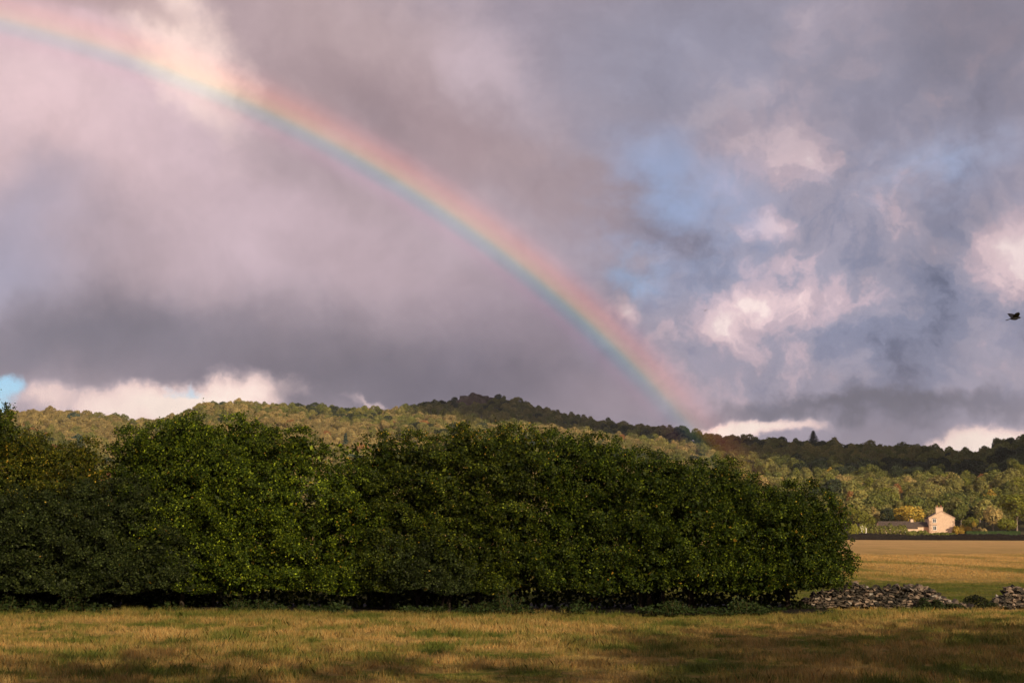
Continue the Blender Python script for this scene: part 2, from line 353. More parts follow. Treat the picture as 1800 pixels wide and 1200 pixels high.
# ------------------------------------------------------------------ woodland trees
def crown_mesh(name, seed, mat, rx=4.2, rz=4.0, cz=6.0, lobes=16, faces=2600, size=0.62, conifer=False, cut=None, flat=0.0):
    r = np.random.default_rng(seed)
    if conifer:
        n = faces; h = r.random(n) ** 1.3; lay = np.floor(h * 13) / 13 + r.normal(0, .012, n); th = r.random(n) * 2 * np.pi
        branch = 0.62 + 0.38 * np.cos(th * 9 + np.floor(h * 13) * 2.4)
        rad_ = rx * (1.0 - lay) * (0.35 + 0.65 * r.random(n) ** 0.5) * branch + 0.15
        C = np.stack([np.cos(th) * rad_, np.sin(th) * rad_, cz - rz + lay * 2 * rz - rad_ * 0.28], 1)
        N = np.stack([np.cos(th) * .6, np.sin(th) * .6, np.full(n, .8)], 1) + r.normal(0, .35, (n, 3))
    else:
        d = unit(lobes, r); d[:, 2] = np.abs(d[:, 2]) * 1.1 - 0.35
        k = r.uniform(0.42, 0.74, lobes)[:, None]
        LC = d * k * np.array([rx, rx, rz]) + np.array([0, 0, cz]); LR = r.uniform(0.30, 0.52, lobes) * min(rx, rz * 1.1)
        LC = np.vstack([LC, [[0, 0, cz]]]); LR = np.append(LR, 0.62 * min(rx, rz))
        pr = LR ** 2; li = r.choice(len(LR), faces, p=pr / pr.sum())
        u = unit(faces, r); u[:, 2] += 0.25; u /= np.linalg.norm(u, axis=1)[:, None]
        lump = 1 + 0.16 * np.sin(u[:, 0] * 7 + li) * np.sin(u[:, 1] * 6 + li * 2.1) + 0.12 * np.sin(u[:, 2] * 11 + li)
        C = LC[li] + u * (LR[li] * lump * r.uniform(0.78, 1.06, faces))[:, None]
        N = u + r.normal(0, 0.45, (faces, 3))
        N[:, 2] += flat
        ins = np.zeros(faces, int)
        for c_, r_ in zip(LC, LR): ins += (np.linalg.norm(C - c_, axis=1) < r_ * 0.72)
        keep = ins == 0; C, N, li = C[keep], N[keep], li[keep]
    N /= np.linalg.norm(N, axis=1)[:, None]
    n = len(C); s = size * r.uniform(0.6, 1.35, n)
    val = r.uniform(0.72, 1.25, n)
    if not conifer: val = val * r.uniform(0.82, 1.18, lobes + 1)[li]
    hue = r.normal(0, 0.06, n)
    col = np.stack([val * (1 + hue), val, val * (1 - hue)], 1)
    return quads_mesh(name, leaf_quads(C, N, s, 0.75, r), col, mat)
def trunk_mesh(name, seed, mat, h=6.0, rad_=0.22, spread=2.2, limbs=4):
    r = np.random.default_rng(seed); V, Fc = [], []
    tube(V, Fc, [(0, 0, -0.6), (0.05, 0, h * .3), (0.1, .05, h * .6), (0, 0.1, h)], [rad_ * 1.3, rad_, rad_ * .8, rad_ * .4])
    for i in range(limbs):
        a = 2 * math.pi * (i + r.random() * .6) / limbs; z0 = h * (0.38 + 0.1 * i / limbs * 4)
        e = spread * r.uniform(.7, 1.1)
        tube(V, Fc, [(0.05, 0, z0), (math.cos(a) * e * .5, math.sin(a) * e * .5, z0 + h * .22), (math.cos(a) * e, math.sin(a) * e, z0 + h * .42)], [rad_ * .5, rad_ * .36, rad_ * .15], 5)
    return pyd(name, V, Fc, mat)

TINTS = {   # base colours of the woodland species, a few variants each
 'tan':   [(0.32, 0.245, 0.090), (0.36, 0.275, 0.10), (0.27, 0.225, 0.080)],
 'olive': [(0.20, 0.185, 0.050), (0.25, 0.225, 0.060), (0.18, 0.175, 0.048)],
 'green': [(0.112, 0.130, 0.028), (0.165, 0.168, 0.036), (0.13, 0.145, 0.032)],
 'dark':  [(0.032, 0.046, 0.020), (0.045, 0.058, 0.024), (0.038, 0.05, 0.022)],
 'rust':  [(0.27, 0.125, 0.042), (0.30, 0.16, 0.05)],
 'gold':  [(0.34, 0.23, 0.035), (0.38, 0.27, 0.045)],
 'teal':  [(0.050, 0.085, 0.060), (0.060, 0.095, 0.066)],
 'lime':  [(0.16, 0.17, 0.022), (0.20, 0.20, 0.028)],
}
M_tree = {k: foliage('leaves_' + k, v, 0.22, 0.75, 0.2, 0.15) for k, v in TINTS.items()}
SHAPES = {'round': dict(rx=4.2, rz=3.9, cz=5.6), 'tall': dict(rx=3.3, rz=4.7, cz=6.4, lobes=14), 'broad': dict(rx=5.2, rz=3.6, cz=5.2, lobes=20, faces=3200),
          'bushy': dict(rx=3.6, rz=3.4, cz=4.4, lobes=12)}
CROWN = {}
for ki, k in enumerate(TINTS):
    for si, (s, kw) in enumerate(SHAPES.items()):
        CROWN[k, s] = crown_mesh('crown', 100 + ki * 10 + si, M_tree[k], **kw)
CROWN['teal', 'conifer'] = crown_mesh('crown', 77, M_tree['teal'], rx=3.0, rz=6.0, cz=6.8, faces=2600, conifer=True)
CROWN['dark', 'conifer'] = crown_mesh('crown', 78, M_tree['dark'], rx=3.4, rz=6.5, cz=7.2, faces=2600, conifer=True)
TRUNK = {'round': trunk_mesh('trunk', 1, M_bark), 'tall': trunk_mesh('trunk', 2, M_palebark, 8.0, .18, 1.6), 'broad': trunk_mesh('trunk', 3, M_bark, 5.5, .28, 2.8),
         'bushy': trunk_mesh('trunk', 4, M_bark, 4.5, .16, 1.8), 'conifer': trunk_mesh('trunk', 5, M_bark, 12.5, .2, .6)}
def tree(name, k, s, loc, scale, rot, label, group=None, cat='tree', zs=1.0):
    t = empty(name, loc); t.scale = (scale, scale, scale * zs); t.rotation_euler = (0, 0, rot)
    link('trunk', TRUNK[s], t); link('crown', CROWN[k, s], t)
    return tag(t, label, cat, group)

HEDGE_TOP = [(-200, 715), (0, 712), (15, 735), (40, 755), (60, 748), (100, 750), (130, 755), (170, 765), (203, 776), (212, 760), (250, 745), (290, 730), (320, 722), (350, 717), (400, 722),
             (450, 735), (480, 742), (530, 750), (560, 765), (600, 785), (615, 790), (625, 780), (660, 768), (700, 762), (760, 757), (800, 750), (850, 748), (900, 750),
             (950, 747), (1000, 752), (1050, 755), (1065, 760), (1080, 775), (1120, 785), (1180, 795), (1210, 788), (1240, 797), (1300, 810), (1350, 820), (1380, 830),
             (1420, 850), (1440, 862), (1460, 885), (1475, 910), (1490, 960), (1493, 990)]
_hx = [p[0] for p in HEDGE_TOP]; _hy = [p[1] for p in HEDGE_TOP]

# candidate spots: jittered rows over the hill
sp = 7.0
X_, Y_ = np.meshgrid(np.arange(-720, 720, sp), np.arange(380, 1330, sp))
tx = (X_ + rng.uniform(-.42, .42, X_.shape) * sp).ravel(); ty = (Y_ + rng.uniform(-.42, .42, X_.shape) * sp).ravel()
taz, tr_ = np.arctan2(tx, ty), np.hypot(tx, ty)
ok = (np.abs(taz) < math.radians(27)) & (tr_ > np.interp(taz, _faz, _fr) + 10) & (tr_ < np.interp(taz, _az, _rr) + 45)
tx, ty, taz, tr_ = tx[ok], ty[ok], taz[ok], tr_[ok]
tz = hill_z(tx, ty); tscale = np.clip(rng.lognormal(-.22, .19, len(tx)), .5, 1.12); tpx, tpy = pix(np.stack([tx, ty, tz + 7], 1))
# the crag keeps clear
crag = (np.abs(tpx - 838) < 26) & (tr_ > 1195)
keep = ~crag
tx, ty, taz, tr_, tz, tscale, tpx, tpy = [a[keep] for a in (tx, ty, taz, tr_, tz, tscale, tpx, tpy)]
patch = np.sin(tx / 61 + 1) * np.sin(ty / 83 + .5) + .7 * np.sin(tx / 27 + ty / 39) + rng.normal(0, .55, len(tx))
left = tpx < 1250
u = rng.random(len(tx)); kind = np.full(len(tx), 'olive', object)
kind[left & (patch > 0.05)] = 'tan'; kind[left & (patch < -0.75)] = 'green'; kind[left & (patch < -1.35)] = 'dark'
kind[~left & (u > .85) & (u < .93)] = 'lime'; kind[~left & (patch > 0.7)] = 'tan'; kind[~left & (patch < -0.25) & (kind != 'lime')] = 'green'; kind[~left & (patch < -1.1)] = 'dark'
kind[~left & (u > .985) & (tr_ > 520)] = 'rust'; kind[left & (u > .985)] = 'rust'; kind[left & (u < .008)] = 'teal'; kind[~left & (u > .975) & (u < .985)] = 'gold'
_ex = [560, 690, 730, 800, 860, 930, 1000, 1100, 1200, 1300, 1400, 1500, 1800]; _ey = [690, 712, 720, 730, 738, 742, 748, 759, 772, 794, 808, 816, 816]
ridge = (tpx > 690) & (tpy < np.interp(tpx, _ex, _ey) + 4)
kind[ridge] = np.where(patch[ridge] > .5, 'olive', np.where(patch[ridge] > -.5, 'green', 'dark'))  # trees inside the cloud's shadow edge get darker tints, shade painted into colour
shp = rng.choice(['round', 'tall', 'broad', 'bushy'], len(tx), p=[.4, .25, .2, .15]).astype(object)
vis = (tpx > -10) & (tpx < 1810) & (((tpx < 1493) & (tpy < np.interp(tpx, _hx, _hy) + 4)) | ((tpx >= 1493) & (tpy < 925)))
order = np.argsort(np.where(vis, tr_, 1e9)); chosen = order[:270]
KNAME = {'tan': 'tan', 'olive': 'olive', 'green': 'green', 'dark': 'dark green', 'rust': 'rust-orange', 'gold': 'golden', 'teal': 'blue-green', 'lime': 'lime green'}
SNAME = {'round': 'rounded', 'tall': 'narrow', 'broad': 'broad', 'bushy': 'bushy'}
PLACE = [(0, 'on the far left hill'), (240, 'on the left knoll'), (690, 'below the crag'), (1180, 'under the rainbow foot'), (1300, 'above the sloping hedge top'), (1400, 'above the hedge end'),
         (1495, 'above the tiny outbuilding'), (1545, 'above the barn roof'), (1615, 'above the farmhouse'), (1685, 'above the yellow bush'), (1735, 'above the clipped hedge'), (1775, 'by the right edge')]
named = {}
for i in chosen:
    wh = [t for a, t in PLACE if tpx[i] >= a or a == 0][-1]
    el = np.interp(tpx[i], [p[0] for p in RIDGE], [p[1] for p in RIDGE]); f_ = (905 - tpy[i]) / (905 - el)
    tier = 'on the skyline' if f_ > .93 else 'high' if f_ > .62 else 'midway up' if f_ > .3 else 'low'
    size = 'large' if tscale[i] > .9 else 'small' if tscale[i] < .72 else 'mid-sized'
    named.setdefault(f"{size} {KNAME[kind[i]]} {SNAME[shp[i]]} tree {tier} {wh}", []).append(i)
NUM = ['', '', 'two', 'three', 'four', 'five', 'six', 'seven', 'eight']
for lab, ids in named.items():
    ids = sorted(ids, key=lambda j: tpx[j]); m_ = len(ids)
    for q, i in enumerate(ids):
        pos = '' if m_ == 1 else (', left one of two' if q == 0 else ', right one of two') if m_ == 2 else ', leftmost of ' + NUM[min(m_, 8)] if q == 0 else ', rightmost of ' + NUM[min(m_, 8)] if q == m_ - 1 else ', %s from left of %s' % (['', 'second', 'third', 'fourth', 'fifth', 'sixth', 'seventh'][min(q, 6)], NUM[min(m_, 8)])
        tree('woodland_tree', kind[i], shp[i], (tx[i], ty[i], tz[i]), float(tscale[i]), float(rng.uniform(0, 6.28)), lab + pos, 'woodland trees on the hillside')

def instancer(name, pts, scales, protos, pick, label, cat, rot=None):
    """one 'stuff' object: points that carry copies of a few meshes"""
    me = bpy.data.meshes.new(name); n = len(pts); me.vertices.add(n); me.vertices.foreach_set('co', np.asarray(pts, np.float32).ravel())
    for nm, typ, arr in (('sc', 'FLOAT', np.asarray(scales, np.float32)), ('pick', 'INT', np.asarray(pick, np.int32)),
                         ('rot', 'FLOAT', (rng.uniform(0, 6.28, n) if rot is None else rot).astype(np.float32))):
        me.attributes.new(nm, typ, 'POINT').data.foreach_set('value', arr)
    o = link(name, me)
    c = bpy.data.collections.new(name + '_kinds')
    for j, pm in enumerate(protos):
        po = bpy.data.objects.new('%s_%03d' % (name, j), pm); c.objects.link(po)
    ng = bpy.data.node_groups.new(name, 'GeometryNodeTree')
    ng.interface.new_socket('Geometry', in_out='INPUT', socket_type='NodeSocketGeometry'); ng.interface.new_socket('Geometry', in_out='OUTPUT', socket_type='NodeSocketGeometry')
    N_ = ng.nodes; L_ = ng.links
    gi, go = N_.new('NodeGroupInput'), N_.new('NodeGroupOutput')
    ci = N_.new('GeometryNodeCollectionInfo'); ci.inputs['Collection'].default_value = c; ci.inputs['Separate Children'].default_value = True; ci.inputs['Reset Children'].default_value = True
    ip = N_.new('GeometryNodeInstanceOnPoints'); ip.inputs['Pick Instance'].default_value = True
    def attr(nm, typ):
        a = N_.new('GeometryNodeInputNamedAttribute'); a.data_type = typ; a.inputs[0].default_value = nm
        return next(s for s in a.outputs if s.enabled and s.name == 'Attribute')
    cx = N_.new('ShaderNodeCombineXYZ'); L_.new(attr('rot', 'FLOAT'), cx.inputs[2])
    er = N_.new('FunctionNodeEulerToRotation'); L_.new(cx.outputs[0], er.inputs[0])
    L_.new(gi.outputs[0], ip.inputs['Points']); L_.new(ci.outputs[0], ip.inputs['Instance']); L_.new(attr('pick', 'INT'), ip.inputs['Instance Index'])
    L_.new(er.outputs[0], ip.inputs['Rotation']); L_.new(attr('sc', 'FLOAT'), ip.inputs['Scale']); L_.new(ip.outputs[0], go.inputs[0])
    md = o.modifiers.new('scatter', 'NODES'); md.node_group = ng
    return tag(o, label, cat, kind='stuff')
rest = np.setdiff1d(np.arange(len(tx)), chosen)
keys = [(k, s) for k in TINTS for s in SHAPES]; kidx = {q: j for j, q in enumerate(keys)}
instancer('woodland', np.stack([tx, ty, tz], 1)[rest], tscale[rest], [CROWN[q] for q in keys], [kidx[kind[i], shp[i]] for i in rest],
          'dense autumn woodland covering the hills behind the hedge', 'woodland')

# trees that stand out one by one
def spot(px, ybot, ytop, dist, name, k, s, label, wpx=None):
    b = at(px, ybot, dist); top = at(px, ytop, dist)
    kw = {'round': (9.4, 8.6), 'tall': (11.0, 7.0), 'broad': (8.8, 10.6), 'bushy': (7.8, 7.4), 'conifer': (13.4, 6.2)}[s]
    H = top.z - b.z; zsc = H / kw[0]; xs = (wpx * dist / F / kw[1]) if wpx else zsc
    t = tree(name, k, s, b, xs, px * 1.7, label, zs=zsc / xs); return t
def hz(px, py):            # distance at which a pixel meets the wooded slope
    d = ray(px, py); h = math.hypot(d.x, d.y); r = np.linspace(430, 1300, 800)
    z = hill_z(r * d.x / h, r * d.y / h) + 1.0; i = np.argmax(z > CAMZ + r * d.z / h)
    return float(r[i] * d.y / h) if i else 1100.0
spot(1599, 934, 888, 418, 'garden_tree', 'gold', 'broad', 'golden yellow broad tree behind the long barn roof', 64)
spot(1537, 934, 884, 424, 'garden_tree', 'tan', 'tall', 'slim pale tan birch-like tree left of the golden tree', 22)
spot(1560, 936, 889, 419, 'garden_tree', 'dark', 'round', 'dark green round tree between the tan birch and the golden tree', 30)
spot(1503, 936, 890, 417, 'garden_tree', 'lime', 'broad', 'light green broad tree beside the right end of the tall hedge', 54)
spot(1690, 936, 882, 432, 'garden_tree', 'dark', 'broad', 'large dark green domed tree right of the stone gable', 66)
spot(1668, 936, 888, 436, 'garden_tree', 'green', 'round', 'green rounded tree just behind the farmhouse chimney', 44)
spot(1746, 938, 886, 405, 'garden_tree', 'tan', 'round', 'tan leafy tree above the clipped hedge', 38)
spot(1788, 940, 860, 380, 'garden_tree', 'lime', 'tall', 'tall yellow-green tree at the right edge above the clipped hedge', 58)
spot(1772, 941, 905, 372, 'garden_tree', 'lime', 'bushy', 'low yellow-green bushy tree leaning from the right-edge tree', 36)
spot(1713, 938, 912, 400, 'garden_tree', 'gold', 'tall', 'thin upright yellow sapling right of the farmhouse', 9)
spot(1480, 930, 872, 430, 'garden_tree', 'gold', 'tall', 'small yellow tree rising beside the hedge end', 16)
spot(1496, 905, 858, hz(1496, 905), 'woodland_tree', 'rust', 'tall', 'rust-pink slender tree above the light green tree', 20)
spot(1465, 885, 840, hz(1465, 885), 'woodland_tree', 'dark', 'broad', 'dark blue-green domed tree above the hedge end', 44)
spot(1729, 862, 832, hz(1729, 862), 'woodland_tree', 'rust', 'round', 'bright rust-orange tree high on the slope right of the farmhouse', 24)
spot(1780, 862, 838, hz(1780, 862), 'woodland_tree', 'rust', 'broad', 'rust-orange tree on the slope near the right edge', 26)
spot(607, 802, 757, hz(607, 802), 'conifer_tree', 'teal', 'conifer', 'blue-green conifer in the dip between the two hedge domes', 27)
spot(1430, 784, 756, hz(1430, 780), 'conifer_tree', 'dark', 'conifer', 'dark spire conifer standing above the right-hand skyline', 30)

# ------------------------------------------------------------------ crag on the summit
def rock_mesh(name, seed, mat, sub=2, rough=0.22):
    bm = bmesh.new(); bmesh.ops.create_cube(bm, size=1.0); bmesh.ops.subdivide_edges(bm, edges=bm.edges[:], cuts=sub, use_grid_fill=True)
    r = np.random.default_rng(seed); ph = r.uniform(0, 6, 6)
    for v in bm.verts:
        p = v.co; q = p.normalized() * 0.62; p = p.lerp(q, 0.35)
        n = math.sin(p.x * 5 + ph[0]) * math.sin(p.y * 6 + ph[1]) + math.sin(p.z * 7 + ph[2]) * math.sin(p.x * 4 + ph[3])
        v.co = p * (1 + rough * 0.5 * n) + Vector(r.normal(0, rough * 0.16, 3))
    me = bpy.data.meshes.new(name); bm.to_mesh(me); bm.free(); me.materials.append(mat); return me
M_crag = simple('gritstone_crag', (0.055, 0.042, 0.034), (0.17, 0.125, 0.10), 0.8, bump=0.8)
cb = at(838, 706, 1225); cb.z = float(hill_z(cb.x, cb.y))
crag_o = empty('crag', cb)
for i, (dx, dy, sx, sy, sz, zz) in enumerate([(-10, 0, 10, 8, 9, 4.5), (-2, -1, 9, 9, 10, 5.5), (5, 0, 10, 8, 8.5, 4.5), (12, 1, 8, 8, 7, 3.5), (1, -3, 12, 6, 5, 2), (-15, 1, 7, 7, 6, 2.5)]):
    o = link('rock', rock_mesh('rock', 40 + i, M_crag, 3), crag_o, (dx, dy, zz)); o.scale = (sx, sy, sz); o.rotation_euler = (0.05 * i, 0.04, i)
tag(crag_o, 'brown gritstone crag showing among trees on the hill summit', 'crag')

# ------------------------------------------------------------------ hedge of tall shrubs
HY = 34.6                                        # distance of the hedge's middle line
def hedge_lobes(x0, x1, step, ybot, Y, r, rpx, topfn, depth=1.15, drop=0):
    out = []; mpp = Y / F
    x = x0
    while x <= x1:
        top = topfn(x) + drop + 9; R = rpx * .74 * r.uniform(0.8, 1.2)
        y = top + R * 0.95; first = True
        while True:
            RR = R * r.uniform(0.85, 1.2)
            yb = min(y, ybot - RR * 0.72)
            p = at(x + r.uniform(-.25, .25) * step, yb, Y + (0.35 if first else -0.1) + r.uniform(-.5, .4))
            out.append((p.x, p.y, p.z, RR * mpp * r.uniform(.95, 1.15), depth * r.uniform(.85, 1.1), RR * mpp * 0.98))
            if y >= ybot - RR * 0.72: break
            y += R * r.uniform(0.95, 1.2); first = False
        x += step * .74 * r.uniform(0.85, 1.15)
    return np.array(out)
topf = lambda x: float(np.interp(x, _hx, _hy))
LEAFSETS = {
 'beech':  ([(0.034, 0.056, 0.004), (0.060, 0.092, 0.006), (0.120, 0.150, 0.008), (0.023, 0.042, 0.004), (0.040, 0.066, 0.004)], 0.010),
 'olive':  ([(0.026, 0.042, 0.004), (0.042, 0.058, 0.005), (0.018, 0.032, 0.004), (0.070, 0.084, 0.006)], 0.009),
 'thorn':  ([(0.020, 0.031, 0.007), (0.029, 0.041, 0.010), (0.015, 0.024, 0.006), (0.044, 0.056, 0.013)], 0.002)
 , 'shade': ([(0.025, 0.044, 0.004), (0.040, 0.062, 0.005), (0.017, 0.033, 0.003), (0.074, 0.094, 0.006)], 0.009),
 'gold':   ([(0.044, 0.056, 0.005), (0.065, 0.074, 0.006), (0.030, 0.046, 0.005), (0.11, 0.10, 0.008)], 0.030),
}
ALL_LOBES = []
def shrub(label, lobes, leafset, seed, density=1.0, leaf=0.054, stems=None, group=None, gold_top=0.0, skirt=True):
    r = np.random.default_rng(seed); pal, gold = LEAFSETS[leafset]; pal = np.array(pal)
    x0 = float(np.mean(lobes[:, 0])); y0 = float(np.mean(lobes[:, 1])) + 0.2
    base = empty('hedge_shrub', (x0, y0, float(ground_z(x0, y0))))
    org = np.array(base.location)
    Cs, Ns, Ss, Vs = [], [], [], []
    for li, (cx, cy, cz, rx, ry, rz) in enumerate(lobes):
        area = 4 * math.pi * ((rx * ry) ** 1.6 / 3 + (rx * rz) ** 1.6 / 3 + (ry * rz) ** 1.6 / 3) ** (1 / 1.6)
        rad3 = np.array([rx, ry, rz]); ctr = np.array([cx, cy, cz]); ltone = r.uniform(.82, 1.2)
        # leafy clumps stand out from the lobe's surface with dark hollows between them; each is made of small sprays
        nc = int(area * 5.6 * density); uc = unit(nc, r); uc = uc[(uc[:, 1] < 0.3) | (r.random(nc) < 0.45)]; nc = len(uc)
        lump = 1 + 0.10 * np.sin(uc[:, 0] * 5 + li * 1.3) * np.sin(uc[:, 2] * 6 + li)
        CC = ctr + uc * rad3 * (lump * r.uniform(0.80, 1.02, nc))[:, None]
        cn = uc / rad3; cn /= np.linalg.norm(cn, axis=1)[:, None]
        cr = r.uniform(.12, .22, nc); ctone = r.uniform(.7, 1.3, nc) * ltone
        S_ = 7; ns = nc * S_
        us = unit(ns, r) + np.repeat(cn, S_, 0) * .75 + np.array([0, -.1, .35]); us /= np.linalg.norm(us, axis=1)[:, None]
        P = np.repeat(CC, S_, 0) + us * np.repeat(cr, S_)[:, None] * np.array([1.15, 1, .72]) * r.uniform(.55, 1.1, (ns, 1)); nrm = us
        K = 19
        ax = nrm * 0.75 + r.normal(0, .38, (ns, 3)) + np.array([0, 0, .15]); ax /= np.linalg.norm(ax, axis=1)[:, None]
        side = np.cross(ax, unit(ns, r)); side /= np.linalg.norm(side, axis=1)[:, None]; fn = np.cross(ax, side)
        fn *= np.where((fn * (nrm + np.array([0, -.2, .5]))).sum(1) < 0, -1, 1)[:, None]
        Ls = r.uniform(0.12, 0.26, ns)
        tpos = r.random((ns, K)); lat = r.normal(0, .36, (ns, K))
        C = P[:, None] + ax[:, None] * ((tpos - .35) * Ls[:, None])[..., None] + side[:, None] * (lat * Ls[:, None] * (1.1 - tpos * .7))[..., None] + fn[:, None] * (r.normal(0, .04, (ns, K)))[..., None]
        Nn = fn[:, None] * 0.75 + nrm[:, None] * 0.45 + r.normal(0, .42, (ns, K, 3))
        tone = np.repeat(ctone, S_)[:, None] * r.uniform(.85, 1.15, (ns, 1)) * np.ones((1, K))
        Cs.append(C.reshape(-1, 3)); Ns.append(Nn.reshape(-1, 3)); Vs.append(tone.ravel()); Ss.append(leaf * r.uniform(.65, 1.2, ns * K))
        # a few long shoots break the outline
        for _ in range(1):
            a_ = r.uniform(0, 6.28); b0 = ctr + np.array([math.cos(a_) * rx * .6, math.sin(a_) * ry * .5, rz * .8]); dr = np.array([r.normal(0, .25), r.normal(0, .2), 1.0]); m_ = 16
            tt = r.random(m_) * r.uniform(.25, .6); Cs.append(b0 + dr * tt[:, None] + r.normal(0, .035, (m_, 3))); Ns.append(unit(m_, r)); Vs.append(np.ones(m_)); Ss.append(leaf * r.uniform(.6, 1.1, m_))
        # inner foliage closes the crown
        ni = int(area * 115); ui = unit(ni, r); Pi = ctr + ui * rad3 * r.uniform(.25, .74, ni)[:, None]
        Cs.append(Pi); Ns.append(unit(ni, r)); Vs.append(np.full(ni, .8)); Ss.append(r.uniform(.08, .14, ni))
    if skirt:      # shaded back growth that reaches the ground
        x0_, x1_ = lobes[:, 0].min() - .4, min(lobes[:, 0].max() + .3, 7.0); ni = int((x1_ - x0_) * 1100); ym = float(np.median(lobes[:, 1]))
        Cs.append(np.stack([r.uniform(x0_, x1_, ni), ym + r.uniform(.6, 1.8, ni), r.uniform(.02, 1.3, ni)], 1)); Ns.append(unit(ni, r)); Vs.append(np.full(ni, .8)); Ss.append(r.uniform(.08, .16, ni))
    nf = int((lobes[:, 0].max() - lobes[:, 0].min() + 1.2) * (lobes[:, 2].max() + .6) * 330)      # twiggy inner mass up to just below the outline
    fx = r.uniform(lobes[:, 0].min() - .6, lobes[:, 0].max() + .6, nf); fz = r.uniform(.5, lobes[:, 2].max() + lobes[:, 5].max(), nf); tp = np.zeros(nf)
    for (cx, cy, cz, rx, ry, rz) in lobes: tp = np.maximum(tp, cz + rz * np.sqrt(np.clip(1 - ((fx - cx) / rx) ** 2, 0, 1)) * (np.abs(fx - cx) < rx * .97))
    kf = fz < tp - .16; fx, fz = fx[kf], fz[kf]; nf = len(fx)
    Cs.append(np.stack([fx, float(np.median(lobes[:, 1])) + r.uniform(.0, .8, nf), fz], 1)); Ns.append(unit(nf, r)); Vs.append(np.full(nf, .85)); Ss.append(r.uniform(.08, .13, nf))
    C = np.concatenate(Cs); N = np.concatenate(Ns); S = np.concatenate(Ss); T = np.concatenate(Vs)
    # remove what sits deep inside neighbouring lobes
    deep = np.zeros(len(C), bool)
    for (cx, cy, cz, rx, ry, rz) in lobes:
        q = ((C[:, 0] - cx) / rx) ** 2 + ((C[:, 1] - cy) / ry) ** 2 + ((C[:, 2] - cz) / rz) ** 2
        deep |= (q < 0.42) & (S < leaf * 1.25) & (r.random(len(C)) < 0.9)
    deep |= (C[:, 2] < 0.47 + .06 * np.sin(C[:, 0] * 2.1) + .05 * np.sin(C[:, 0] * 5.3)) & (C[:, 1] < float(np.median(lobes[:, 1])) + .65)
    C, N, S, T = C[~deep], N[~deep], S[~deep], T[~deep]
    N /= np.linalg.norm(N, axis=1)[:, None]
    n = len(C); br = r.random(n) < .06; col = np.where(br[:, None], pal.max(0) * 1.9, pal[r.integers(0, len(pal), n)] * .84) * (T * r.uniform(.8, 1.25, n))[:, None]  # the brightest leaves stand for glints, highlights painted into leaf colour
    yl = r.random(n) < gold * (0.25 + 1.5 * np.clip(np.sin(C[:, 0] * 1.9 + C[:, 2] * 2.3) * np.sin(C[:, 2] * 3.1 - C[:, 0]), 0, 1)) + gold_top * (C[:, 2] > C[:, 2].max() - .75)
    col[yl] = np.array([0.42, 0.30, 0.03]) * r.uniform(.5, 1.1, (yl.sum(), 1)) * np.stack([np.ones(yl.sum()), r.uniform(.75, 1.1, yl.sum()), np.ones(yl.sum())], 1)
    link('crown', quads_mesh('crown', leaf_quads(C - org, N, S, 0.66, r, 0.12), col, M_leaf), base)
    # stems and limbs
    for k in range(stems or 3):
        V, Fc = [], []
        sx = r.uniform(lobes[:, 0].min(), lobes[:, 0].max()); sy = y0 + r.uniform(.1, .6); lean = r.uniform(-.35, .35)
        h = min(2.6, float(lobes[:, 2].max()) * .7); rd = r.uniform(.025, .055)
        pts = [(sx, sy, -.1), (sx + lean * .2, sy, h * .3), (sx + lean * .7, sy + .1, h * .65), (sx + lean, sy + .1, h)]
        tube(V, Fc, pts, [rd * 1.35, rd, rd * .75, rd * .3])
        for j in range(4):
            z0 = h * (.25 + .15 * j); a = r.uniform(0, 6.28); e = r.uniform(.5, 1.0)
            tube(V, Fc, [(sx + lean * z0 / h, sy + .05, z0), (sx + lean * z0 / h + math.cos(a) * e * .5, sy + math.sin(a) * e * .4, z0 + .35), (sx + lean * z0 / h + math.cos(a) * e, sy + math.sin(a) * e * .7, z0 + .9)], [rd * .5, rd * .35, rd * .12], 5)
        link('stem', pyd('stem', np.array(V) - org, Fc, M_bark), base)
    return tag(base, label, 'shrub', group)
r = np.random.default_rng(5)
L = lambda x0, x1, **k: hedge_lobes(x0, x1, k.get('step', 78), k.get('ybot', 1048), k.get('Y', HY), r, k.get('rpx', 66), k.get('top', topf), k.get('depth', 1.15), k.get('drop', 0))
shrub('tall dark green shrub cut by the left edge', np.vstack([L(-170, -40, rpx=60, top=lambda x: 716), [(*at(-8, 745, HY), .34, .6, .5)]]), 'olive', 21, stems=3)
shrub('yellowish green shrub between the left edge and the big domed shrub', L(30, 185, top=lambda x: topf(x) + 4, rpx=58, Y=HY + .4), 'gold', 22, stems=3)
shrub('dull grey-green thorn bush in front at the lower left', L(-60, 320, Y=HY - 1.0, rpx=56, step=66, depth=.9, ybot=1062, top=lambda x: float(np.interp(x, [-60, 20, 120, 200, 290, 330], [870, 850, 850, 832, 880, 950]))), 'thorn', 23, leaf=.05, density=1.25, stems=5)
shrub('largest domed bright green shrub left of the middle', np.vstack([L(258, 545, rpx=62, step=70), L(585, 650, rpx=52, step=60, top=lambda x: topf(x) + 34)]), 'beech', 24, density=1.05, stems=6)
shrub('broad shrub with gold leaf tips in the middle of the hedge', L(683, 930, rpx=58, step=70), 'olive', 25, gold_top=.05, stems=5)
shrub('small grey-green thorn bush at the foot of the middle hedge', L(715, 800, Y=HY - 1.1, rpx=44, step=48, depth=.7, ybot=1062, top=lambda x: 945), 'thorn', 26, leaf=.05, density=1.25, stems=3)
shrub('square-shouldered green shrub right of the gold-tipped one', L(985, 1150, rpx=60, drop=4), 'shade', 27, stems=4)
shrub('sloping dark green shrub second from the hedge right end', L(1165, 1310, step=66, rpx=60, drop=8), 'shade', 28, stems=3)
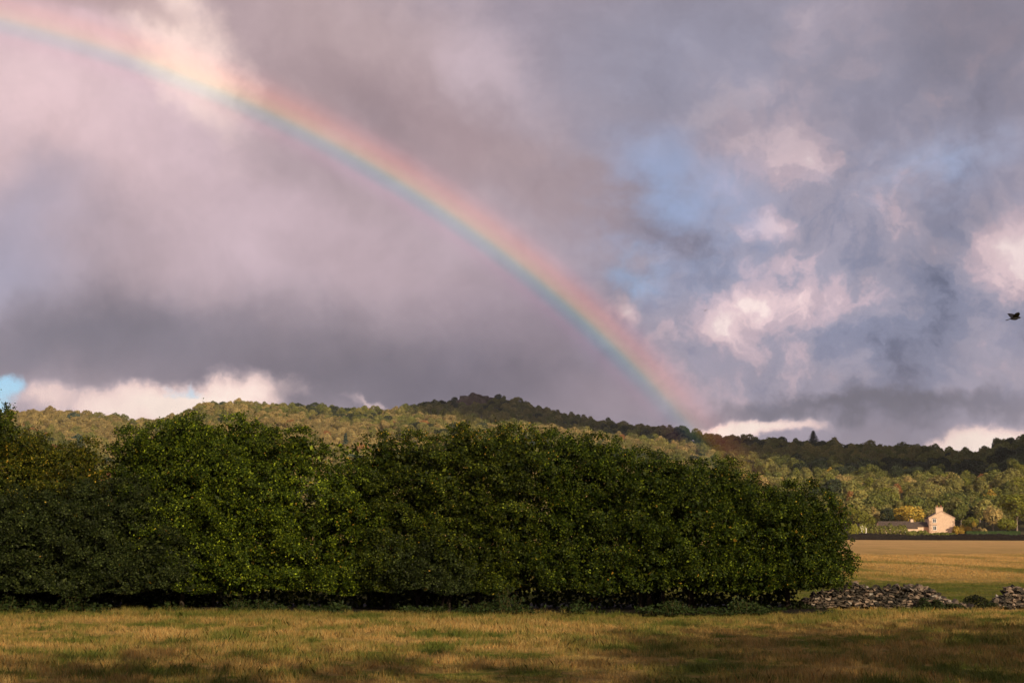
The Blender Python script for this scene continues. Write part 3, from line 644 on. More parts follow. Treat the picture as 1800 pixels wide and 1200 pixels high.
shrub('rounded end shrub of the hedge beside the tumbled stone wall', np.vstack([L(1325, 1385, rpx=58, drop=10), [(*at(1450, 935, HY), .5, .9, .6), (*at(1458, 985, HY - .1), .5, .9, .5), (*at(1330, 1015, HY - .1), .7, 1.0, .5)], [(*at(1412, 925, HY), .92, 1.1, .95), (*at(1430, 985, HY - .2), .84, 1.1, .72), (*at(1395, 985, HY - .3), .9, 1.2, .8), (*at(1425, 1012, HY - .2), .62, 1.0, .5), (*at(1375, 1012, HY - .2), .8, 1.0, .52)]]), 'shade', 29, stems=2)

# ------------------------------------------------------------------ undergrowth below the hedge
def weeds():
    r = np.random.default_rng(8); Vs, cs = [], []
    n = 1500
    for i in range(n):
        px = r.uniform(-80, 1440); Y = r.uniform(32.3, 33.7); x = (px - 900) / F * Y
        pt = math.sin(px / 23 + 1) + math.sin(px / 61) + math.sin(px / 9.3) * .5
        if pt + r.normal(0, .6) < .1: continue
        h = r.uniform(.08, .36) * min(1.3, .55 + .35 * max(pt, 0)) * (1.25 if math.sin(px / 47) + math.sin(px / 111) > .6 else .8)
        nl = 16; t = r.random(nl); lean = r.normal(0, .08, 2)
        C = np.stack([x + lean[0] * t + r.normal(0, .05, nl), Y + lean[1] * t + r.normal(0, .05, nl), t * h + .02], 1)
        N = unit(nl, r) * .6 + np.array([0, -.2, .7]); N /= np.linalg.norm(N, axis=1)[:, None]
        Vs.append(leaf_quads(C, N, r.uniform(.05, .11, nl), .5, r)); cs.append(np.array([0.022, 0.036, 0.008]) * r.uniform(.6, 1.5, (nl, 1)))
        st = np.array([[x - .004, Y, 0], [x + .004, Y, 0], [x + lean[0] + .002, Y + lean[1], h], [x + lean[0] - .002, Y + lean[1], h]])
        Vs.append(st[None]); cs.append(np.array([[0.10, 0.085, 0.03]]))
    return quads_mesh('undergrowth', np.concatenate(Vs), np.concatenate(cs), M_leaf)
tag(link('undergrowth', weeds()), 'dark nettles and weeds along the foot of the hedge', 'weeds', kind='stuff')

# ------------------------------------------------------------------ grass
def tuft(seed, nb, h, spread, wid):
    r = np.random.default_rng(seed); T = []; c = []
    a = r.uniform(0, 6.28, nb); rr = spread * np.sqrt(r.random(nb)); bx, by = np.cos(a) * rr, np.sin(a) * rr
    hh = h * r.uniform(.35, 1.2, nb); la = r.uniform(0, 6.28, nb); ll = hh * r.uniform(.1, .75, nb); fa = r.uniform(0, 6.28, nb)
    B = np.stack([bx, by, np.full(nb, -.02)], 1); W = np.stack([np.cos(fa), np.sin(fa), np.zeros(nb)], 1) * (wid * r.uniform(.6, 1.4, nb))[:, None]
    Mi = B + np.stack([np.cos(la) * ll * .35, np.sin(la) * ll * .35, hh * .62], 1); Tp = B + np.stack([np.cos(la) * ll, np.sin(la) * ll, hh], 1)
    V = np.stack([B - W, B + W, Mi + W * .7, Tp, Mi - W * .7], 1)
    v = r.uniform(.65, 1.3, nb); g = r.normal(0, .12, nb)
    return quads_mesh('tuft', V, np.stack([v * (1 + g), v, v * (1 - g)], 1), M_grass, 5)
TUFT = [tuft(300 + i, 46, .12 + .025 * (i % 4), .16, .0035) for i in range(7)] + [tuft(320 + i, 40, .14, .34, .008) for i in range(3)]
def scatter(x0f, x1f, y0, y1, dens):
    r = np.random.default_rng(int(y0 * 7)); n = int((y1 - y0) * 60 * dens * 2); y = r.uniform(y0, y1, n); x = r.uniform(-60, 60, n)
    k = (x > x0f(y)) & (x < x1f(y)); return x[k], y[k]
wide = lambda y: y * .40 + 3
xa, ya = scatter(lambda y: -wide(y), wide, 11, 33.5, 32)
xb, yb = scatter(lambda y: -wide(y) * .8, wide, 33.5, 60, 14)
xc, yc = scatter(lambda y: y * .05, lambda y: y * .42, 60, 110, 7)
under = lambda x, y: (x < 7.5) & (y > 33.1 + .22 * np.sin(x * 1.3)) & (y < 37.3)
ka, kb = ~under(xa, ya), ~under(xb, yb); xa, ya, xb, yb = xa[ka], ya[ka], xb[kb], yb[kb]
gx_ = np.concatenate([xa, xb, xc]); gy_ = np.concatenate([ya, yb, yc])
hv = .42 + .45 * np.clip(.5 + .5 * np.sin(gx_ * .7 + np.sin(gy_ * .9) * 2) * np.sin(gy_ * 1.1 + gx_ * .2), 0, 1)
hv = np.where((gy_ > 37) & (gy_ < 56), hv * .6, hv); hv = np.where(gy_ > 60, hv * .9, hv)
pk = np.concatenate([rng.integers(0, 7, len(xa)), rng.integers(0, 10, len(xb)), rng.integers(7, 10, len(xc))])
instancer('grass', np.stack([gx_, gy_, ground_z(gx_, gy_)], 1), hv * rng.uniform(.7, 1.25, len(gx_)), TUFT, pk, 'dry straw and green pasture grass across the field', 'grass')

# ------------------------------------------------------------------ tumbled dry-stone wall
def stone_mat():
    m, t = newmat('gritstone')
    co = t.n('ShaderNodeTexCoord').outputs['Object']; rnd = t.n('ShaderNodeObjectInfo').outputs['Random']
    c = t.ramp(rnd, [(0, (.018, .016, .013, 1)), (.3, (.045, .038, .030, 1)), (.5, (.10, .080, .060, 1)), (.72, (.19, .14, .10, 1)), (.9, (.30, .22, .16, 1)), (1, (.36, .33, .28, 1))])
    off = t.n('ShaderNodeVectorMath', {0: co, 1: t.n('ShaderNodeCombineXYZ', {0: t.math('MULTIPLY', rnd, 50)}).outputs[0]}, operation='ADD').outputs[0]
    nz = t.noise(off, 3.0, 6, .65)
    c = t.mix(t.math('MULTIPLY', t.smooth(nz.outputs[0], .50, .62), .55), c, (.028, .026, .020, 1))
    lz = t.noise(off, 5.5, 4, .6)
    c = t.mix(t.math('MULTIPLY', t.smooth(lz.outputs[0], .60, .68), .6), c, (.30, .28, .22, 1))
    bp = t.n('ShaderNodeBump', {'Strength': .7, 'Distance': .04, 'Height': nz.outputs[0]})
    p = t.n('ShaderNodeBsdfPrincipled', {'Base Color': c, 'Roughness': .9, 'Specular IOR Level': .2, 'Normal': bp.outputs[0]})
    t.n('ShaderNodeOutputMaterial', {0: p.outputs[0]}); return m
M_stone = stone_mat()
M_core = simple('rubble', (.02, .018, .015), (.06, .05, .04), 6.0)
STONES = [rock_mesh('stone', 60 + i, M_stone, 1, .34) for i in range(12)]
def stone_wall(name, prof, Y, label, seed, thick=.42, cap=300):
    r = np.random.default_rng(seed); xs = [p[0] for p in prof]; ys = [p[1] for p in prof]
    wx = lambda px: (px - 900) / F * Y * 1.0
    top = lambda X: CAMZ + (HOR - np.interp(X / Y * F + 900, xs, ys)) / F * Y
    X0, X1 = wx(xs[0]), wx(xs[-1]); root = empty(name, ((X0 + X1) / 2, Y, 0)); ox = (X0 + X1) / 2
    # rubble core
    n = 28; P = np.zeros((n, 6, 3))
    for i, X in enumerate(np.linspace(X0 + .03, X1 - .03, n)):
        h = max(.05, float(top(X)) - .07)
        for j, (yy, zz) in enumerate([(-thick * .38, -.05), (-thick * .36, h * .6), (-thick * .22, h), (thick * .22, h), (thick * .36, h * .6), (thick * .38, -.05)]):
            P[i, j] = (X - ox + r.normal(0, .012), yy + r.normal(0, .012), zz + r.normal(0, .012))
    link('rubble_core', grid_mesh('rubble_core', P, M_core, False), root)
    put_list = []
    def put(X, y, z, l, d, h, tilt):
        put_list.append((l * h, (X - ox, y, z), (l, d, h), (r.normal(0, .14), tilt + (math.pi if r.random() < .5 else 0), r.normal(0, .25)), int(r.integers(12))))
    z = .015
    while z < .62:
        ch = r.uniform(.032, .066); X = X0 + r.uniform(0, .1)
        while X < X1:
            l = r.uniform(.06, .16)
            if z + ch * .6 < float(top(X + l / 2)):
                loose = z + ch * 2.2 > float(top(X + l / 2))
                put(X + l / 2, -thick * .40 + z * .10 + r.normal(0, .026), z + ch / 2 + r.normal(0, .006), l * 1.0, r.uniform(.12, .2), ch * 1.02, r.normal(0, .5 if loose else .13))
                if loose and r.random() < .9: put(X + l / 2 + r.normal(0, .03), r.uniform(-.08, .12), z + ch * .9, l, r.uniform(.12, .22), ch * 1.4, r.normal(0, .6))
            X += l * r.uniform(.92, 1.12)
        z += ch * .95
    put_list.sort(key=lambda q: -q[0])
    for a_, p_, s_, e_, k_ in put_list[:cap]:
        o = link('stone', STONES[k_], root, p_); o.scale = s_; o.rotation_euler = e_
    if put_list[cap:]:
        bm = bmesh.new()
        for a_, p_, s_, e_, k_ in put_list[cap:]:
            n0 = len(bm.verts); bm.from_mesh(STONES[k_]); bm.verts.ensure_lookup_table()
            Mx = Matrix.LocRotScale(Vector(p_), Euler(e_), Vector(s_))
            for v in bm.verts[n0:]: v.co = Mx @ v.co
        me = bpy.data.meshes.new('small_stones'); bm.to_mesh(me); bm.free(); me.materials.append(M_core); tag(link('small_stones', me, root), kind='stuff')
    return tag(root, label, 'stone wall')
WY = 35.4
stone_wall('dry_stone_wall', [(1395, 1056), (1412, 1046), (1432, 1038), (1465, 1031), (1480, 1024), (1493, 1021), (1503, 1027), (1512, 1031), (1525, 1028), (1540, 1029), (1552, 1025), (1580, 1029), (1600, 1027), (1620, 1031), (1632, 1038), (1645, 1047), (1662, 1054), (1685, 1060)],
           WY, 'long tumbled dry-stone wall running out from the hedge end', 31)
stone_wall('dry_stone_wall', [(1722, 1058), (1738, 1050), (1750, 1042), (1757, 1031), (1764, 1028), (1780, 1030), (1788, 1036), (1796, 1046), (1806, 1052), (1840, 1050)],
           WY, 'short broken mound of dry stones at the right edge', 32)
# clumps of weeds in the gap and along the wall's foot
def weed_clump(px, Y, wpx, h, n, label, seed, col=(.03, .042, .012)):
    r = np.random.default_rng(seed); x = (px - 900) / F * Y; wd = wpx * Y / F
    root = empty('weed_clump', (x, Y, 0)); C = np.stack([r.normal(0, wd / 4, n), r.normal(0, .12, n), h * r.random(n) ** .8], 1); C[:, 2] *= np.exp(-(C[:, 0] / (wd / 2)) ** 2)
    N = unit(n, r) * .8 + np.array([0, -.3, .4]); N /= np.linalg.norm(N, axis=1)[:, None]
    link('leaves', quads_mesh('leaves', leaf_quads(C, N, r.uniform(.03, .08, n), .5, r), np.array(col) * r.uniform(.6, 1.5, (n, 1)), M_leaf), root)
    V, Fc = [], []
    for _ in range(14):
        a = r.normal(0, wd / 5); tube(V, Fc, [(a, r.normal(0, .1), 0), (a + r.normal(0, .04), r.normal(0, .1), h * r.uniform(.6, 1.2))], [.006, .003], 4)
    link('stem', pyd('stem', V, Fc, M_bark), root); return tag(root, label, 'weeds')
weed_clump(1702, WY + .1, 56, .30, 900, 'dark weedy tussock filling the gap between the two wall lengths', 41, (.016, .02, .008))
weed_clump(1612, WY - .45, 26, .26, 350, 'green weed clump against the right part of the long wall', 42)
weed_clump(1636, WY - .45, 22, .22, 300, 'small green weed clump at the tapering end of the long wall', 43)
weed_clump(1398, WY - .6, 44, .18, 420, 'weeds where the stone wall meets the hedge', 44)
weed_clump(1660, WY - .3, 50, .12, 350, 'low weeds over the collapsed stones right of the long wall', 45)
weed_clump(1730, WY - .35, 34, .15, 300, 'low weeds at the left foot of the broken stone mound', 46)

# ------------------------------------------------------------------ far field wall
def far_wall():
    r = np.random.default_rng(3); n = 420; Yw = 238.0; xs = np.linspace(42, 100, n); P = np.zeros((n, 7, 3))
    for i, X in enumerate(xs):
        h = 1.03 + .06 * math.sin(X * .23) + r.normal(0, .05)
        for j, (yy, zz) in enumerate([(-.32, -.1), (-.30, .4), (-.26, .8), (-.2, h), (.2, h + r.normal(0, .03)), (.28, .6), (.32, -.1)]):
            P[i, j] = (X - 70, yy + r.normal(0, .02) + (100 - X) * .55 + 2 * math.sin(X * .11), zz * (1 + .1 * math.sin(X * .41) + .06 * math.sin(X * 1.3)) + (r.normal(0, .02) if zz > 0 else 0))
    return grid_mesh('field_wall', P, simple('dark_field_stone', (.007, .006, .005), (.028, .022, .017), 3.5, bump=.9), False)
tag(link('field_wall', far_wall(), loc=(70, 238, 0)), 'long low dark stone wall across the far end of the golden field', 'stone wall')

# ------------------------------------------------------------------ farmhouse
M_wall = simple('pale_sandstone', (.60, .43, .30), (.70, .52, .37), 1.6, bump=.5)
M_quoin = simple('quoin_stone', (.36, .25, .18), (.46, .33, .24), 1.2, bump=.4, perobj=.15)
M_slate = simple('stone_slates', (.06, .045, .036), (.11, .08, .062), 2.2, bump=.5)
M_white = simple('white_paint', (.76, .74, .70), (.82, .80, .76), 4, bump=.05)
def glass_mat():
    m, t = newmat('window_glass'); p = t.n('ShaderNodeBsdfPrincipled', {'Base Color': (.03, .035, .04, 1), 'Roughness': .08, 'Specular IOR Level': .6})
    t.n('ShaderNodeOutputMaterial', {0: p.outputs[0]}); return m
M_glass = glass_mat()
M_pot = simple('clay_pot', (.28, .12, .07), (.36, .17, .10), 6)
def boxm(name, mat, parent, *dims, loc=(0, 0, 0)):
    V, Fc = [], []; box(V, Fc, *dims); return link(name, pyd(name, V, Fc, mat), parent, loc)
def gable_house(root, x0, x1, y0, y1, z0, ze, zr, mat_wall, mat_roof, axis='y', over=.18, rt=.16):
    """walls with gables at both ends of the ridge and two roof slopes with thickness"""
    if axis == 'y':
        xm = (x0 + x1) / 2; V = []
        for y in (y0, y1): V += [(x0, y, z0), (x1, y, z0), (x1, y, ze), (xm, y, zr), (x0, y, ze)]
        Fc = [(0, 1, 2, 3, 4), (9, 8, 7, 6, 5), (0, 4, 9, 5), (1, 6, 7, 2), (0, 5, 6, 1), (2, 7, 8, 3), (3, 8, 9, 4)]
        link('wall', pyd('wall', V, Fc, mat_wall), root)
        for s in (-1, 1):
            xe = x0 - over if s < 0 else x1 + over; sl = (zr - ze) / (xm - x0); zee = ze - over * sl
            V = []
            for y in (y0 + .25, y1 + over): V += [(xe, y, zee + .03), (xm, y, zr + .03), (xm, y, zr + .03 + rt), (xe, y, zee + .03 + rt)]
            Fc = [(0, 1, 2, 3), (7, 6, 5, 4), (3, 2, 6, 7), (0, 4, 5, 1), (0, 3, 7, 4), (1, 5, 6, 2)]
            link('roof', pyd('roof', V, Fc, mat_roof), root)
    else:
        ym = (y0 + y1) / 2; V = []
        for x in (x0, x1): V += [(x, y0, z0), (x, y1, z0), (x, y1, ze), (x, ym, zr), (x, y0, ze)]
        Fc = [(4, 3, 2, 1, 0), (5, 6, 7, 8, 9), (0, 5, 9, 4), (1, 2, 7, 6), (0, 1, 6, 5), (2, 3, 8, 7), (3, 4, 9, 8)]
        link('wall', pyd('wall', V, Fc, mat_wall), root)
        for s in (-1, 1):
            ye = y0 - over if s < 0 else y1 + over; sl = (zr - ze) / (ym - y0); zee = ze - over * sl; V = []
            for x in (x0 - .1, x1 + .1): V += [(x, ye, zee + .03), (x, ym, zr + .03), (x, ym, zr + .03 + rt), (x, ye, zee + .03 + rt)]
            Fc = [(3, 2, 1, 0), (4, 5, 6, 7), (7, 6, 2, 3), (1, 5, 4, 0), (4, 7, 3, 0), (2, 6, 5, 1)]
            link('roof', pyd('roof', V, Fc, mat_roof), root)
def window(root, x, z, wd, h, y):
    f = empty('window', (x, y, z)); f.parent = root
    for a in ((-wd / 2, -wd / 2 + .12, -.06, .04, 0, h), (wd / 2 - .12, wd / 2, -.06, .04, 0, h), (-wd / 2 + .12, wd / 2 - .12, -.06, .04, 0, .12), (-wd / 2 + .12, wd / 2 - .12, -.06, .04, h - .12, h), (-.04, .04, -.06, .04, .12, h - .12)):
        boxm('frame', M_white, f, *a)
    boxm('pane', M_glass, f, -wd / 2 + .12, wd / 2 - .12, -.03, -.01, .12, h - .12); boxm('sill', M_wall, f, -wd / 2 - .1, wd / 2 + .1, -.16, .02, -.18, -.02)
    boxm('lintel', M_quoin, f, -wd / 2 - .1, wd / 2 + .1, -.09, .02, h + .02, h + .3); return f
HD = 400.0
hp = at(1656.5, 940, HD); mpp = HD / F
house = empty('farmhouse', (hp.x, HD, 0)); house.rotation_euler = (0, 0, math.radians(-9))
W2 = 21.5 * mpp; ze = CAMZ + (930 - 911) * mpp; zr = CAMZ + (930 - 899.5) * mpp
gable_house(house, -W2, W2, 0, 9.5, -.4, ze, zr, M_wall, M_slate)
for s in (-1, 1):       # gable coping stones and quoins
    V = [(s * (W2 + .22), -.10, ze - .12), (0, -.10, zr + .02), (0, -.10, zr + .34), (s * (W2 + .22), -.10, ze + .2), (s * (W2 + .22), .24, ze - .12), (0, .24, zr + .02), (0, .24, zr + .34), (s * (W2 + .22), .24, ze + .2)]
    Fc = [(0, 1, 2, 3), (7, 6, 5, 4), (3, 2, 6, 7), (0, 4, 5, 1), (0, 3, 7, 4), (1, 5, 6, 2)]
    link('gable_coping', pyd('gable_coping', V, Fc, M_quoin), house)
    for i in range(11):
        l = .62 if i % 2 else .36; z0 = -.3 + i * .46
        if z0 + .44 > ze - .2: break
        boxm('quoin', M_quoin, house, *((W2 - l, W2 + .05) if s > 0 else (-W2 - .05, -W2 + l)), -.05, l * .8, z0, z0 + .42)
ch = empty('chimney', (-.55, .55, zr - .9)); ch.parent = house
boxm('stack', M_wall, ch, -.95, .95, -.6, .5, 0, 2.0); boxm('chimney_cap', M_quoin, ch, -1.08, 1.08, -.72, .62, 2.0, 2.2)
for dx in (-.5, .5):
    V, Fc = [], []; tube(V, Fc, [(dx, -.05, 2.2), (dx, -.05, 2.55), (dx, -.05, 2.7)], [.2, .17, .2], 10); link('chimney_pot', pyd('chimney_pot', V, Fc, M_pot), ch)
window(house, -W2 + 1.45, CAMZ + (930 - 918.5) * mpp, 1.0, 1.15, 0); window(house, -W2 + 1.45, CAMZ + (930 - 931.5) * mpp, 1.0, 1.2, 0)
tag(house, 'pale sandstone farmhouse gable with a chimney on its apex', 'house')

link_ = empty('house_wing', (at(1624, 940, 401).x, 402.5, 0))
gable_house(link_, -2.3, 2.0, 0, 5, -.4, CAMZ + (930 - 925.5) * mpp, CAMZ + (930 - 918) * mpp, M_wall, M_slate, 'x')
boxm('buttress', M_wall, link_, -2.6, -1.9, -.5, .6, -.3, 3.4)
tag(link_, 'low stone wing joining the farmhouse to the long barn', 'house wing')
barn = empty('barn', (at(1579, 940, 398).x, 397.0, 0)); barn.rotation_euler = (0, 0, math.radians(3))
gable_house(barn, -5.0, 5.2, 0, 6, -.4, CAMZ + (930 - 928.5) * mpp, CAMZ + (930 - 917) * mpp, M_wall, M_slate, 'x')
boxm('chimney', M_wall, barn, 4.2, 5.0, 2.6, 3.4, 3.5, 4.7)
for dx in (-2, 1.4): window(barn, dx, .8, .8, .9, 0)
tag(barn, 'long low barn with a dark stone roof left of the farmhouse', 'barn')
shed = empty('outbuilding', (at(1517, 940, 385).x, 385, 0))
gable_house(shed, -1.0, 1.0, 0, 4, -.3, CAMZ + (930 - 928) * .154, CAMZ + (930 - 921) * .154, M_white, M_slate)
tag(shed, 'tiny white-gabled outbuilding behind the far field wall', 'shed')

def bush(name, px, dist, wpx, ytop, k, seed, label, cat='bush', depth=1.2, n=1600):
    r = np.random.default_rng(seed); c = at(px, 940, dist); wd = wpx * dist / F; H = CAMZ + (HOR - ytop) * dist / F
    root = empty(name, (c.x, dist, 0)); nl = max(3, int(wd / 1.3)); V, Cc = [], []
    lx = np.linspace(-wd / 2 + .5, wd / 2 - .5, nl) + r.normal(0, .15, nl); lh = H * r.uniform(.8, 1.0, nl)
    li = r.integers(0, nl, n); u_ = unit(n, r); C = np.stack([lx[li], np.zeros(n), lh[li] * .45], 1) + u_ * np.stack([np.full(n, max(.8, wd / nl * .75)), np.full(n, depth), lh[li] * .55], 1) * r.uniform(.8, 1.05, n)[:, None]
    C[:, 2] = np.maximum(C[:, 2], .02); N = u_ + r.normal(0, .4, (n, 3)); N /= np.linalg.norm(N, axis=1)[:, None]
    v = r.uniform(.7, 1.3, n); link('leaves', quads_mesh('leaves', leaf_quads(C, N, r.uniform(.25, .55, n), .75, r), np.stack([v, v, v], 1), M_tree[k]), root)
    V, Fc = [], []
    for x in lx: tube(V, Fc, [(x, 0, -.2), (x + .1, 0, H * .5)], [.08, .04], 5)
    link('stem', pyd('stem', V, Fc, M_bark), root); return tag(root, label, cat)
bush('garden_bush', 1692, 394, 27, 921, 'gold', 51, 'bright yellow bush at the right foot of the farmhouse gable')
bush('garden_hedge', 1556, 388, 76, 919, 'green', 52, 'dark green bushy hedge below the barn roof', 'hedge', n=3600)
bush('garden_hedge', 1612, 386, 34, 931, 'green', 53, 'low green bushes in front of the wing wall', 'hedge', n=1500)
bush('garden_hedge', 1650, 384, 52, 935, 'green', 54, 'low green bushes along the foot of the farmhouse gable', 'hedge', n=1800)
bush('garden_bush', 1506, 372, 26, 917, 'lime', 55, 'light green bush left of the tiny outbuilding', n=1400)
bush('garden_bush', 1722, 398, 20, 925, 'tan', 56, 'tan bush behind the left end of the clipped hedge')
M_clip = foliage('clipped_leaf', [(.035, .075, .014), (.04, .08, .016)], .1, .6, .2, .3)
def clipped():
    r = np.random.default_rng(9); n = 9000; wd = 94 * 370 / F; H = CAMZ + (HOR - 933.5) * 370 / F; f = r.choice(4, n, p=[.5, .3, .1, .1])
    C = np.stack([r.uniform(-wd / 2, wd / 2, n), r.uniform(-.6, .6, n), r.uniform(0, H, n)], 1); N = np.zeros((n, 3))
    for k, (a, s, nn) in enumerate([(1, -.6, (0, -1, 0)), (2, H, (0, 0, 1)), (0, wd / 2, (1, 0, 0)), (0, -wd / 2, (-1, 0, 0))]): C[f == k, a] = s; N[f == k] = nn
    C += r.normal(0, .05, (n, 3)); C[:, 2] = np.maximum(C[:, 2], .02); N += r.normal(0, .35, (n, 3)); N /= np.linalg.norm(N, axis=1)[:, None]; v = r.uniform(.7, 1.3, n)
    return quads_mesh('leaves', leaf_quads(C, N, r.uniform(.12, .3, n), .75, r), np.stack([v, v, v], 1), M_clip)
cl = empty('clipped_hedge', (at(1745, 940, 370).x, 370, 0)); link('leaves', clipped(), cl)
V, Fc = [], []
for x in np.arange(-6.5, 6.6, 1.0): tube(V, Fc, [(x, 0, -.1), (x, 0, 1.0)], [.06, .04], 5)
link('stem', pyd('stem', V, Fc, M_bark), cl)
tag(cl, 'long flat-topped clipped green hedge right of the farmhouse', 'hedge')

# ------------------------------------------------------------------ birds
M_bird = simple('black_feathers', (.006, .006, .008), (.014, .014, .018), 12, rough=.6, bump=.1)
M_beak = simple('beak', (.05, .045, .04), (.08, .07, .06), 10, rough=.5)
def bird(loc, label, scale=1.0, rot=(0, 0, 0)):
    root = empty('bird', loc); root.scale = (scale,) * 3; root.rotation_euler = rot
    bm = bmesh.new(); prof = [(-.20, .012), (-.15, .035), (-.08, .058), (0, .066), (.08, .058), (.13, .042), (.165, .040), (.195, .036), (.218, .014)]; rings = []
    for x, rr in prof: rings.append([bm.verts.new((x, rr * .95 * math.cos(a), rr * math.sin(a) + (.018 if x > .12 else 0))) for a in np.linspace(0, 2 * math.pi, 12, endpoint=False)])
    for a, b in zip(rings, rings[1:]):
        for k in range(12): bm.faces.new((a[k], b[k], b[(k + 1) % 12], a[(k + 1) % 12]))
    bm.faces.new(rings[0]); bm.faces.new(rings[-1][::-1])
    me = bpy.data.meshes.new('body'); bm.to_mesh(me); bm.free(); me.materials.append(M_bird); me.polygons.foreach_set('use_smooth', [True] * len(me.polygons)); link('body', me, root)
    V, Fc = [], []; tube(V, Fc, [(.208, 0, .018), (.235, 0, .014), (.262, 0, .006)], [.014, .010, .002], 8); link('beak', pyd('beak', V, Fc, M_beak), root)
    V = [(-.17, -.02, .01), (-.17, .02, .01), (-.34, .05, -.035), (-.36, .02, -.04), (-.365, 0, -.042), (-.36, -.02, -.04), (-.34, -.05, -.035)]
    V = V + [(x, y, z - .022) for x, y, z in V]; n = 7
    Fc = [tuple(range(n)), tuple(range(2 * n - 1, n - 1, -1))] + [(i, i + n, (i + 1) % n + n, (i + 1) % n) for i in range(n)]; link('tail', pyd('tail', V, Fc, M_bird), root)
    for s in (-1, 1):
        # raised wing: root, wrist and feathered tip, swept back
        pts = [((.10, s * .04, .03), (-.10, s * .04, .02)), ((.11, s * .16, .10), (-.14, s * .14, .08)), ((.10, s * .27, .17), (-.13, s * .25, .14)), ((.04, s * .37, .20), (-.12, s * .34, .18)), ((-.03, s * .44, .22), (-.11, s * .42, .205))]
        V, Fc = [], []
        for a, b in pts: V += [a, b, (b[0], b[1], b[2] - .006), (a[0], a[1], a[2] - .014)]
        for i in range(len(pts) - 1):
            for k in range(4): Fc.append((4 * i + k, 4 * i + (k + 1) % 4, 4 * i + 4 + (k + 1) % 4, 4 * i + 4 + k))
        Fc += [(3, 2, 1, 0), tuple(4 * (len(pts) - 1) + k for k in range(4))]
        link('wing', pyd('wing', V, Fc, M_bird), root)
    return tag(root, label, 'bird')
bird(at(1784, 559.5, 54), 'black bird flapping to the right near the right edge of the sky', 1.0, (math.radians(6), math.radians(-5), math.radians(3)))
bird(at(1239, 546, 230), 'tiny distant dark bird right of the rainbow', 1.0, (0, 0, math.radians(70)))

# ------------------------------------------------------------------ rainbow: a broad arch of lit rain standing between the field and the hills
def rainbow():
    D = 300.0; axis = -SUN
    m, t = newmat('rainbow_light')
    co = t.n('ShaderNodeTexCoord').outputs['Object']
    rr = t.n('ShaderNodeVectorMath', {0: t.n('ShaderNodeVectorMath', {0: co, 1: (1, 1, 0)}, operation='MULTIPLY').outputs[0]}, operation='LENGTH').outputs['Value']
    A0, A1 = 39.9, 42.9; R0, R1 = D * math.tan(math.radians(A0)), D * math.tan(math.radians(A1))
    f = t.n('ShaderNodeMapRange', {0: rr, 1: R0, 2: R1}).outputs[0]
    P = lambda a: (a - A0) / (A1 - A0)
    g = 0.5; pw = 0.55
    stops = [(0.0, (0, 0, 0, 1)), (P(40.2), (.016, .001, .008, 1)), (P(40.5), (.055, .003, .026, 1)), (P(40.75), (.014, .018, .040, 1)), (P(40.98), (.0, .060, .066, 1)),
             (P(41.14), (.040, .110, .050, 1)), (P(41.27), (.200, .150, .012, 1)), (P(41.42), (.360, .140, .012, 1)), (P(41.8), (.370, .090, .036, 1)), (P(42.15), (.200, .042, .022, 1)), (P(42.55), (.035, .008, .004, 1)), (1.0, (0, 0, 0, 1))]
    c = t.ramp(f, stops, 'EASE')
    tstops = [(0.0, (1, 1, 1, 1)), (P(40.6), (.98, .98, 1, 1)), (P(40.85), (.78, .98, 1, 1)), (P(41.1), (.80, 1, .96, 1)), (P(41.3), (.98, .98, .86, 1)), (P(41.8), (1, .92, .86, 1)), (P(42.3), (1, .98, .98, 1)), (1.0, (1, 1, 1, 1))]
    tc = t.ramp(f, tstops, 'EASE')
    tc = t.n('ShaderNodeGamma', {0: tc, 1: g}).outputs[0]
    fade = t.n('ShaderNodeMapRange', {0: t.noise(co, .012, 3, .5).outputs[0], 1: .3, 2: .7, 3: .6, 4: 1.25}).outputs[0]
    wz_ = t.n('ShaderNodeSeparateXYZ', {0: t.n('ShaderNodeNewGeometry').outputs['Position']}).outputs[2]
    veil = t.math('MULTIPLY', t.smooth(wz_, 14.0, 66.0), t.n('ShaderNodeMapRange', {0: wz_, 1: 80.0, 2: 150.0, 3: 1.0, 4: 0.62}).outputs[0])
    tc = t.mix(t.math('MULTIPLY', veil, 0.62), (1, 1, 1, 1), tc)
    em = t.n('ShaderNodeEmission', {0: c, 1: t.math('MULTIPLY', t.math('MULTIPLY', fade, g * pw), t.math('ADD', t.math('MULTIPLY', veil, 0.85), 0.15))})
    ad = t.n('ShaderNodeAddShader', {0: t.n('ShaderNodeBsdfTransparent', {0: tc}).outputs[0], 1: em.outputs[0]})
    t.n('ShaderNodeOutputMaterial', {0: ad.outputs[0]})
    q = axis.to_track_quat('Z', 'Y'); o_loc = Vector((0, 0, CAMZ)) + axis * D
    Mi = q.to_matrix()
    psi = np.linspace(-math.pi, math.pi, 721); loc = np.stack([np.cos(psi), np.sin(psi), np.zeros_like(psi)], 1)
    wz = np.array([(Mi @ Vector(p)).z for p in loc]) * R0 + o_loc.z
    sel = np.where(wz > -2)[0]
    k0 = np.argmax(np.diff(np.concatenate([sel, [sel[0] + 720]])) > 1); sel = np.roll(sel, -(k0 + 1)) if np.any(np.diff(sel) > 1) else sel
    n = len(sel); P4 = np.zeros((n, 5, 3))
    for j, (R, z) in enumerate([(R0, 0), (R1, 0), (R1, 1.2), (R0, 1.2), (R0, 0)]): P4[:, j] = loc[sel] * R + np.array([0, 0, z])
    o = link('rainbow', grid_mesh('rainbow', P4, m, False), loc=o_loc); o.rotation_euler = q.to_euler()
    o.visible_shadow = True
    return tag(o, 'broad rainbow arching from the upper left sky down to the wooded slope', 'rainbow')
rainbow()

